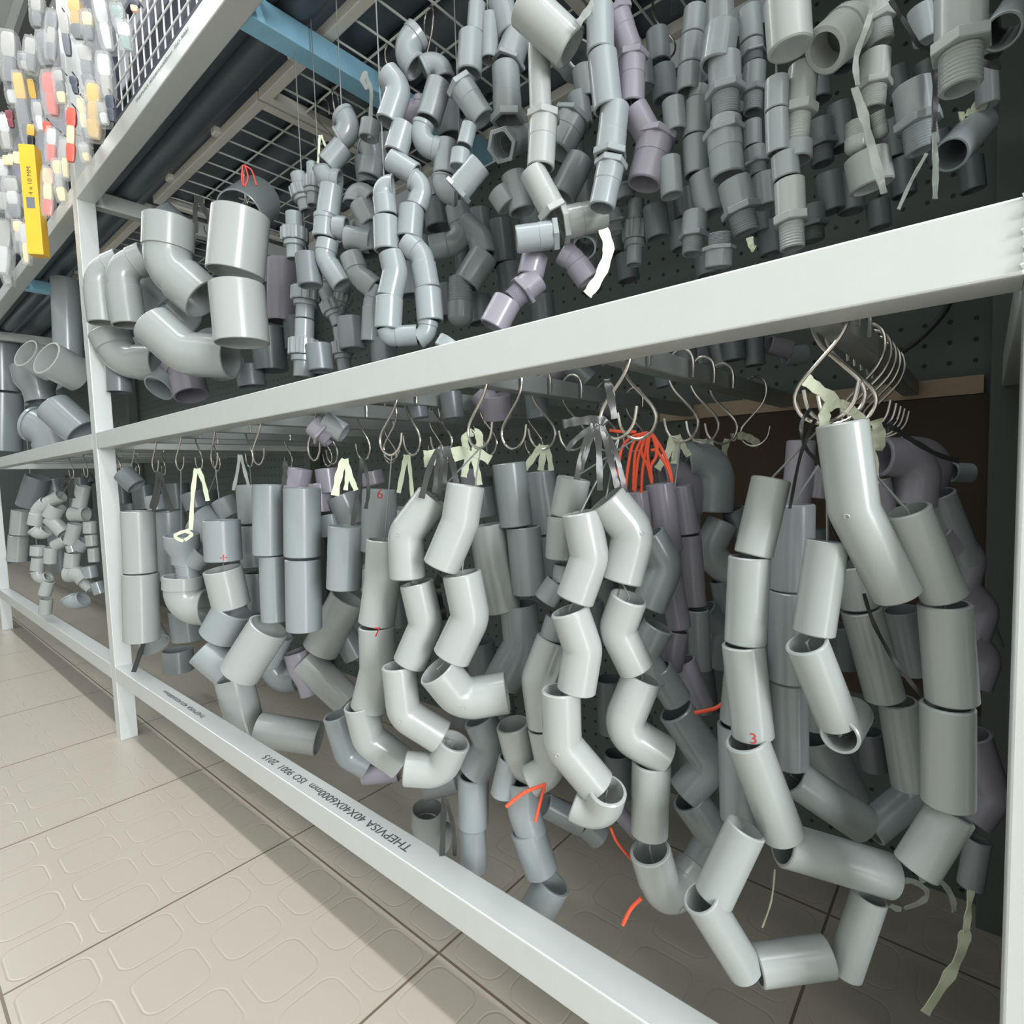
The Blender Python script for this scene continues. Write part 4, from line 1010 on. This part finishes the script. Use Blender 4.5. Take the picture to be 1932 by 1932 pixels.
tag(mb.build('brown_board', mat('brown_board', (62, 46, 28), .6, var=.2, scale=6)), 'brown board at the back right under the perforated board', 'panel')
mb = MB(); mb.box((-.5, .642, .776), (-.005, .654, .802))
tag(mb.build('wood_strip', mat('bare_wood', (178, 160, 136), .6, var=.15, scale=12)), 'pale wooden strip along the bottom of the perforated board', 'strip')
v, f = rod(smooth_path([(-.13, .63, .83), (-.08, .62, .86), (-.045, .62, .905), (-.05, .628, .95), (-.03, .63, .985), (-.045, .63, .99)], 6), .004, 8)
tag(obj('black_cable', mesh('black_cable', v, f, TIEM['black'])), 'black cable against the perforated board at the upper right', 'cable')

# ------------------------------------------------------------ the rack
rack = tag(empty('shelf_rack', (0, 0, 0)), 'welded galvanised square tube rack carrying all the hanging fittings', 'rack')
def beam(name, a, b, m=STEEL, parent=rack, w=.0015):
    mb = MB(); mb.box(a, b); return bevelled(mb.build(name, m, parent), w)
POSTX = [-3.66, -1.79, .014]
for i, x in enumerate(POSTX):
    beam('post', (x, 0, 0), (x + .04, .04, 2.0 if i < 2 else 1.5))
    beam('post', (x - .012, .60, 0), (x + .028, .64, 1.5), mat('shade_dark_steel', (92, 100, 96), .55, .1))  # back posts in darker steel, their shade put into the colour
    if i < 2:
        beam('sleeve_joint', (x - .0015, -.0015, 1.56), (x + .0415, .0415, 1.60))
for i in range(2):
    x0, x1 = POSTX[i] + .04, POSTX[i + 1]
    BR = beam('bottom_rail', (x0, 0, .162), (x1, .04, .202))
    MR = beam('middle_rail', (x0, 0, .779), (x1, .04, .82))
    TR = beam('top_rail', (x0, 0, 1.402), (x1, .04, 1.443))
for x0, x1 in ((-5.5, -3.66),):
    beam('bottom_rail', (x0, 0, .162), (x1, .04, .202)); beam('middle_rail', (x0, 0, .779), (x1, .04, .82)); beam('top_rail', (x0, 0, 1.402), (x1, .04, 1.443))
for x in POSTX:
    for z in (.779, 1.402):
        beam('cross_bar', (x, .04, z), (x + .03, .60, z + .04))
BARS = [-.09, -.265, -.44, -.61, -.79, -.98, -1.16, -1.34, -1.52, -1.97, -2.15, -2.33, -2.51, -2.70, -2.90]
BARM = mat('shaded_steel', (150, 156, 155), .4, .2); [beam('hook_bar', (x - .01, .04, .781), (x + .01, .640, .803), BARM) for x in BARS]  # bar steel toned down to hold the shade under the middle rail
beam('blue_cross_bar', (-.925, .04, 1.404), (-.885, .60, 1.442), BLUE)
beam('blue_cross_bar', (-2.70, .04, 1.404), (-2.66, .60, 1.442), BLUE)
DR = mat('shade_grey_rail', (92, 94, 94), .6); beam('display_rail', (-4.6, 0, 2.03), (-1.75, .04, 2.07), DR); beam('display_rail', (-4.6, -.05, 2.10), (-1.75, -.01, 2.14))  # lower rail coloured dark all over for its shaded underside
TXT = Matrix(((-1, 0, 0, 0), (0, -1, 0, .019), (0, 0, 1, .2026), (0, 0, 0, 1)))
flat_text('THEPVISA 40X40X6000mm  ISO 9001  2015', .021, Matrix.Translation((-.754, 0, 0)) @ TXT, 'printed_lettering', BLACKINK, BR, 1.02, .9)
flat_text('THEPVISA 40X40X6000mm', .017, Matrix.Translation((-1.33, 0, 0)) @ TXT, 'printed_lettering', BLACKINK, BR, 1.2, .8)
flat_text('THEPVISA 40X40X6000mm  ISO 9001', .013, Matrix(((1, 0, 0, -1.15), (0, 0, 1, -.0006), (0, 1, 0, 1.430), (0, 0, 0, 1))), 'printed_lettering', BLACKINK, TR, 1.3, .7)
mb = MB()
for k in range(5): mb.rod([(.012 + .001 * (k % 2), -.001, .783 + .009 * k), (.020, -.0022, .786 + .009 * k), (.018, -.001, .79 + .009 * k)], .0018, 6)
mb.build('weld_bead', STEEL, MR, True)

# wire mesh panels lying on the top cross bars
def mesh_panel(x0, x1, label):
    t = tag(empty('wire_mesh_panel', (0, 0, 0)), label, 'mesh panel', 'wire mesh panels under the top shelf')
    z = 1.447
    beam('frame_tube', (x0, .17, z), (x1, .19, z + .02), WHITEP, t); beam('frame_tube', (x0, .58, z), (x1, .60, z + .02), WHITEP, t)
    beam('frame_tube', (x0, .19, z), (x0 + .02, .58, z + .02), WHITEP, t); beam('frame_tube', (x1 - .02, .19, z), (x1, .58, z + .02), WHITEP, t)
    mb = MB(); n = round((x1 - x0) / .061)
    for i in range(1, n):
        x = x0 + (x1 - x0) * i / n; mb.rod([(x, .18, z + .004), (x, .59, z + .004)], .0021, 6)
    for i in range(1, 5):
        y = .18 + .41 * i / 5; mb.rod([(x0 + .01, y, z + .008), (x1 - .01, y, z + .008)], .0021, 6)
    mb.build('wire_grid', WIRE, t, True)
    for x in (x0 + .14, x0 + .42):
        mb = MB(); mb.box((x, .155, z + .002), (x + .022, .17, z + .018)); bevelled(mb.build('clip', WHITEP, t), .003)
mesh_panel(-1.745, -1.135, 'cream framed wire mesh panel beside the left post, over the big elbows')
mesh_panel(-1.128, -.52, 'cream framed wire mesh panel crossed by the blue bar')
mesh_panel(-.515, .01, 'cream framed wire mesh panel over the upper right fittings')
mesh_panel(-2.68, -1.80, 'cream framed wire mesh panel beyond the left post')
for i, (y, r, z) in enumerate([(.068, .024, 1.468), (.122, .03, 1.474), (.24, .055, 1.525), (.36, .055, 1.525), (.48, .055, 1.525), (.59, .05, 1.52)]):
    path, L = straight(Vector((-5.4, y, z)), Vector((-.1, y, z)))
    v, f = sweep(path, hollow([(0, r), (L, r)], .004, .001), 32)
    tag(obj('long_pipe', mesh('long_pipe', v, f, mat('pvc_dark_blue_grey', (84, 94, 104), .35))), 'long dark grey pipe stored on the top shelf, %s from the aisle' % ORD[i], 'pipe', 'long pipes on the top shelf')

mb = MB(); mb.box((-5.5, .06, 1.60), (.3, .64, 1.606))
tag(mb.build('light_block_top', mat('grey_sheet', (70, 78, 82), .6)), 'grey sheet shelf over the long stored pipes', 'shelf sheet')  # sheet added above the pipes to keep overhead light out

# ------------------------------------------------------------ S-hooks
HP = [(.016, -.024), (.0165, -.008), (.013, .003), (.004, .009), (-.006, .007), (-.0135, -.002), (-.0145, -.018), (-.008, -.034), (.006, -.05), (.018, -.064),
      (.0215, -.076), (.016, -.088), (.004, -.094), (-.008, -.091), (-.017, -.081), (-.0205, -.066)]
v, f = rod(smooth_path([(x, 0, z) for x, z in HP], 4), .0017, 8)
HOOK = mesh('s_hook', v, f, HOOKM)
HOOKS = []
def hook(x, y, z, rot, label, group):
    o = obj('s_hook', HOOK, None, (x, y, z)); o.rotation_euler.z = rot
    return tag(o, label, 'hook', group)
BARN = ['hook bar nearest the right post', 'second hook bar from the right post', 'third hook bar from the right post', 'fourth hook bar from the right post',
        'fifth hook bar from the right post', 'sixth hook bar from the right post', 'third hook bar from the left post', 'second hook bar from the left post',
        'hook bar next to the left post', 'first hook bar beyond the left post', 'second hook bar beyond the left post', 'third hook bar beyond the left post']
HY = [[-.055, .075, .125, -.23, -.27, -.31, -.35, -.39], [-.06, .095, .20, .262, .325, -.47], [-.055, -.115, .17, .24, .33, .42], [-.06, .095, .15, .25, .37],
      [-.052, .14, -.2, .3, .42], [-.055, .2, .34], [-.052, .12, .3], [-.052, .09, .3], [-.06, .2], [.06, .1, -.14, .22], [.06, .2], [.06, .2]]
for i, ys in enumerate(HY):
    for j, y in enumerate(ys):
        HOOKS.append(Vector((BARS[i], abs(y), .713)))
        hook(BARS[i], abs(y), .806, (math.pi if y < 0 else 0) + random.uniform(-.12, .12),
             'bent wire S-hook, %s from the front on the %s' % (ORD[j], BARN[i]), 'S-hooks on the hook bars')
for j, (x, y, a) in enumerate([(-1.62, .262, .3), (-1.40, .262, 2.6), (-1.05, .262, .5), (-1.0, .262, 2.2), (-.82, .262, .2), (-.72, .262, 2.9), (-.42, .5, .7)]):
    hook(x, y, 1.447, a, 'wire S-hook hanging from the mesh, %s from the left' % ORD[j], 'S-hooks on the wire mesh')

# ------------------------------------------------------------ fittings
LEFT = ('row', 'large group', 'group', 'pile', 'cluster', 'pieces', 'fittings low', 'rear adapters', 'sleeves behind', 'sleeves below', 'pair low', 'dim inside', 'unions and caps', 'shadowed union')
used = set()
for phrase, group, items in FITTINGS:
    n = len(items); left = any(w in phrase for w in LEFT)
    order = list(range(n))
    if left:
        def px(i):
            p = Vector([q / 10000 for q in items[i][3][:3]]) - CAM_AT
            return p.dot(r2) / p.dot(fwd)
        order.sort(key=px)
    rank = {i: k for k, i in enumerate(order)}; line = []
    for i, it in enumerate(items):
        k, col, rr, c = it[:4]; opt = it[4] if len(it) > 4 else {}
        pts = [Vector(c[j:j + 3]) / 10000 for j in range(0, len(c), 3)]
        r = rr / 10000; m = PVC[col]
        a, b = pts[0], pts[-1]; kb = pts[1] if len(pts) == 3 else None
        if k == 't': a, b, kb = pts[0], pts[1], pts[2]
        if k in 'ek' and kb is None: k = 'c'
        line.append([a, kb, b] if kb is not None and k != 't' else [a, b])
        name, cat, kw = KIND[k]
        wall_t = opt.get('t', .17 if r < .022 else .11)
        (v, f), parts = fitting(k, a, b, kb, r, m, wall_t)
        centre = (a + b) / 2 if kb is None else (a + b + kb) / 3
        if 'L' in opt: label = opt['L']
        else:
            red = ' with %s' % MK[opt['m'].split('@')[0]] if 'm' in opt else ''
            if n == 1: label = '%s %s%s, %s' % (CW[col], kw, red, phrase)
            else: label = '%s %s%s, %s %s the %s' % (CW[col], kw, red, ORD[rank[i]], 'from left in' if left else 'along', phrase)
        used.add(label)
        g = group if n > 1 else None
        V = [p - centre for p in v]
        if parts:
            root = tag(empty(name, centre), label, cat, g)
            obj('cap' if k == 'n' else 'body', mesh('body', V, f, m), root)
            for pn, pv, pf in parts: obj(pn, mesh(pn, [p - centre for p in pv], pf, m, True, .5), root)
        else:
            root = tag(obj(name, mesh(name, V, f, m), None, centre), label, cat, g)
        if 'm' in opt:
            t, at = opt['m'].split('@'); mark(root, t, a, b if kb is None else kb, float(at), r, centre)
        if 'o' in opt and kb is not None: gate_ring(root, a, kb, b, r, m, centre, 1.12 if k == 'e' else 1.25)

    # the string the pieces of one strand are threaded on, up to the hook or the mesh it hangs from
    if not left and n >= 3 and 'column' not in phrase:
        runs = []; cur = None
        for seg in line:
            if cur is not None:
                if (seg[-1] - cur[-1]).length < (seg[0] - cur[-1]).length: seg = seg[::-1]
                if (seg[0] - cur[-1]).length < .022: cur += seg; continue
            cur = list(seg); runs.append(cur)
        run = max(runs, key=len)
        if run[0].z < run[-1].z: run = run[::-1]
        top = run[0]
        if top.z < .74:
            hk = min(HOOKS, key=lambda h: (h - top).length)
            up = [hk] if (hk - top).length < .2 else []
        else: up = [Vector((top.x, top.y, 1.447))]
        v, f = rod(up + [p for i, p in enumerate(run) if i == 0 or (p - run[i - 1]).length > .002], .0009, 6)
        label = 'thin grey string threaded through the ' + phrase
        if up: tag(obj('hanging_string', mesh('hanging_string', v, f, TIEM['grey'])), label, 'string')

# ------------------------------------------------------------ ties, straps and cords
TN = {'raffia': ('raffia_tie', 'raffia'), 'black': ('black_strap', 'strap'), 'clear': ('plastic_tie', 'tie'), 'grey': ('plastic_tie', 'tie'),
      'orange': ('orange_cord', 'cord'), 'redcord': ('red_cord', 'cord')}
for ty, label, strips in TIES:
    mb = MB()
    for wd, c in strips:
        pts = [Vector(c[j:j + 3]) / 10000 for j in range(0, len(c), 3)]
        if ty in ('orange', 'redcord'): v, f = rod(smooth_path(pts, 5), wd / 20000, 8)
        else: v, f = ribbon(pts, wd / 10000, .0004, .22 if wd > 60 else .3)
        mb.add(v, f)
    n_, c_ = TN[ty]
    if len(label.split()) > 16 or label in used: print('LABEL?', label)
    used.add(label)
    tag(mb.build(n_, TIEM[ty], None, True), label, c_)

# ------------------------------------------------------------ packed tools on the display above the top rail
BLACKW = mat('dark_backing', (58, 60, 74), .7)
gp = tag(empty('wire_grid_panel', (0, 0, 0)), 'white wire grid panel over a dark backing above the top rail', 'grid panel')
X0, X1, Z0, Z1 = -1.48, -.93, 1.47, 1.665
beam('grid_frame', (X0, .018, Z0), (X0 + .012, .032, Z1), BLACKW, gp); beam('grid_frame', (X0 + .012, .018, Z1 - .014), (X1, .032, Z1), BLACKW, gp)
beam('grid_frame', (X0 + .012, .018, Z0), (X1, .032, Z0 + .014), BLACKW, gp)
beam('dark_backing', (X0 + .012, .05, Z0), (X1, .056, Z1), BLACKW, gp)
mb = MB()
for i in range(1, 15): x = X0 + .037 * i; mb.rod([(x, .024, Z0 + .01), (x, .024, Z1 - .01)], .0017, 6)
for i in range(1, 5): z = Z0 + .039 * i; mb.rod([(X0 + .01, .021, z), (X1, .021, z)], .0017, 6)
mb.build('white_wires', mat('white_plastic_wire', (232, 233, 236), .4), gp, True)
mb = MB(); mb.box((-4.6, .30, 1.62), (-1.05, .312, 2.6))
tag(mb.build('display_board', mat('lavender_grey_board', (112, 112, 120), .6, var=.3, scale=14)), 'lavender-grey display board behind the packed tools', 'board')
TXC = {'yellow': (240, 188, 60), 'coral': (228, 96, 82), 'pale': (176, 175, 172), 'cream': (236, 222, 176), 'grey': (112, 116, 124), 'blue': (92, 104, 140),
       'amber': (206, 168, 84), 'teal': (128, 156, 152), 'slate': (74, 80, 92), 'peach': (246, 206, 170), 'white': (214, 216, 217), 'black': (40, 40, 44), 'maroon': (140, 74, 84)}
def tool_mat(c): return mat('pack_' + c, TXC[c], .32, var=.1, scale=20)
BAGM = mat('clear_bag', (214, 216, 216), .1, var=.08, scale=30, bump=.8, alpha=.26)
def lump(mb, x0, x1, y0, y1, z0, z1, taper=1):
    mx, my = (x0 + x1) / 2, (y0 + y1) / 2; N = 5; L = 12
    v = []; f = []
    for i in range(N + 1):
        t = i / N; s = (1 - (2 * t - 1) ** 8 * .22) * (taper + (1 - taper) * t)
        for k in range(L):
            a = 2 * math.pi * k / L; ca, sa = math.cos(a), math.sin(a)
            e = lambda q: math.copysign(abs(q) ** .32, q)
            v.append((mx + e(ca) * (x1 - x0) / 2 * s, my + e(sa) * (y1 - y0) / 2 * s, z0 + (z1 - z0) * t))
    for i in range(N):
        for k in range(L): f.append((i * L + k, i * L + (k + 1) % L, (i + 1) * L + (k + 1) % L, (i + 1) * L + k))
    f.append(tuple(range(L))[::-1]); f.append(tuple(N * L + k for k in range(L)))
    mb.add(v, f)
for kind, x, y, zt, zb, wd, cols, label in PACKS:
    h = zt - zb; name = {'box': 'boxed_tool', 'bag': 'bagged_tool', 'tool': 'hand_tool', 'bottle': 'small_pack'}[kind]
    t = tag(empty(name, (x, y, zt)), label, 'tool pack', 'packed tools on the display'); t.rotation_euler.y = 0 if kind == 'box' else math.radians(random.uniform(-7, 7)); t.rotation_euler.z = math.radians(52 + random.uniform(-8, 8))
    d = wd * .42
    if kind == 'box':
        mb = MB(); mb.box((-wd / 2, -d, -h), (wd / 2, d, 0)); bevelled(mb.build('carton', tool_mat(cols[0]), t), .0015)
        mb = MB(); mb.box((-wd * .28, -d - .0006, -h * .58), (wd * .25, -d, -h * .48)); mb.build('grey_label', tool_mat('grey'), t)
        flat_text('4 x 10 MM', .03, Matrix(((0, -1, 0, .002), (0, 0, 1, -d - .0006), (1, 0, 0, -h * .33), (0, 0, 0, 1))), 'printed_lettering', BLACKINK, t, .55, .5)
    else:
        n = len(cols); z = -.006
        for q, c in enumerate(cols):
            hh = (h - .012) / n; mb = MB(); s = (.42 if kind == 'bag' else .5) * (1 if q % 2 == 0 else .82)
            lump(mb, -wd * s, wd * s, -d * .7, d * .7, z - hh, z, .8 if q == n - 1 else 1)
            mb.build(['handle', 'blade', 'tip'][min(q, 2)] if kind != 'bottle' else 'content', tool_mat(c), t, True); z -= hh
        if kind == 'bag':
            mb = MB(); lump(mb, -wd * .56, wd * .56, -d, d, -h, -.001); mb.build('clear_bag', BAGM, t, True)
    mb = MB(); mb.rod([(0, -.004, .004), (.0, .03, .006)], .0018, 6); mb.build('hanging_loop', HOOKM, t, True)
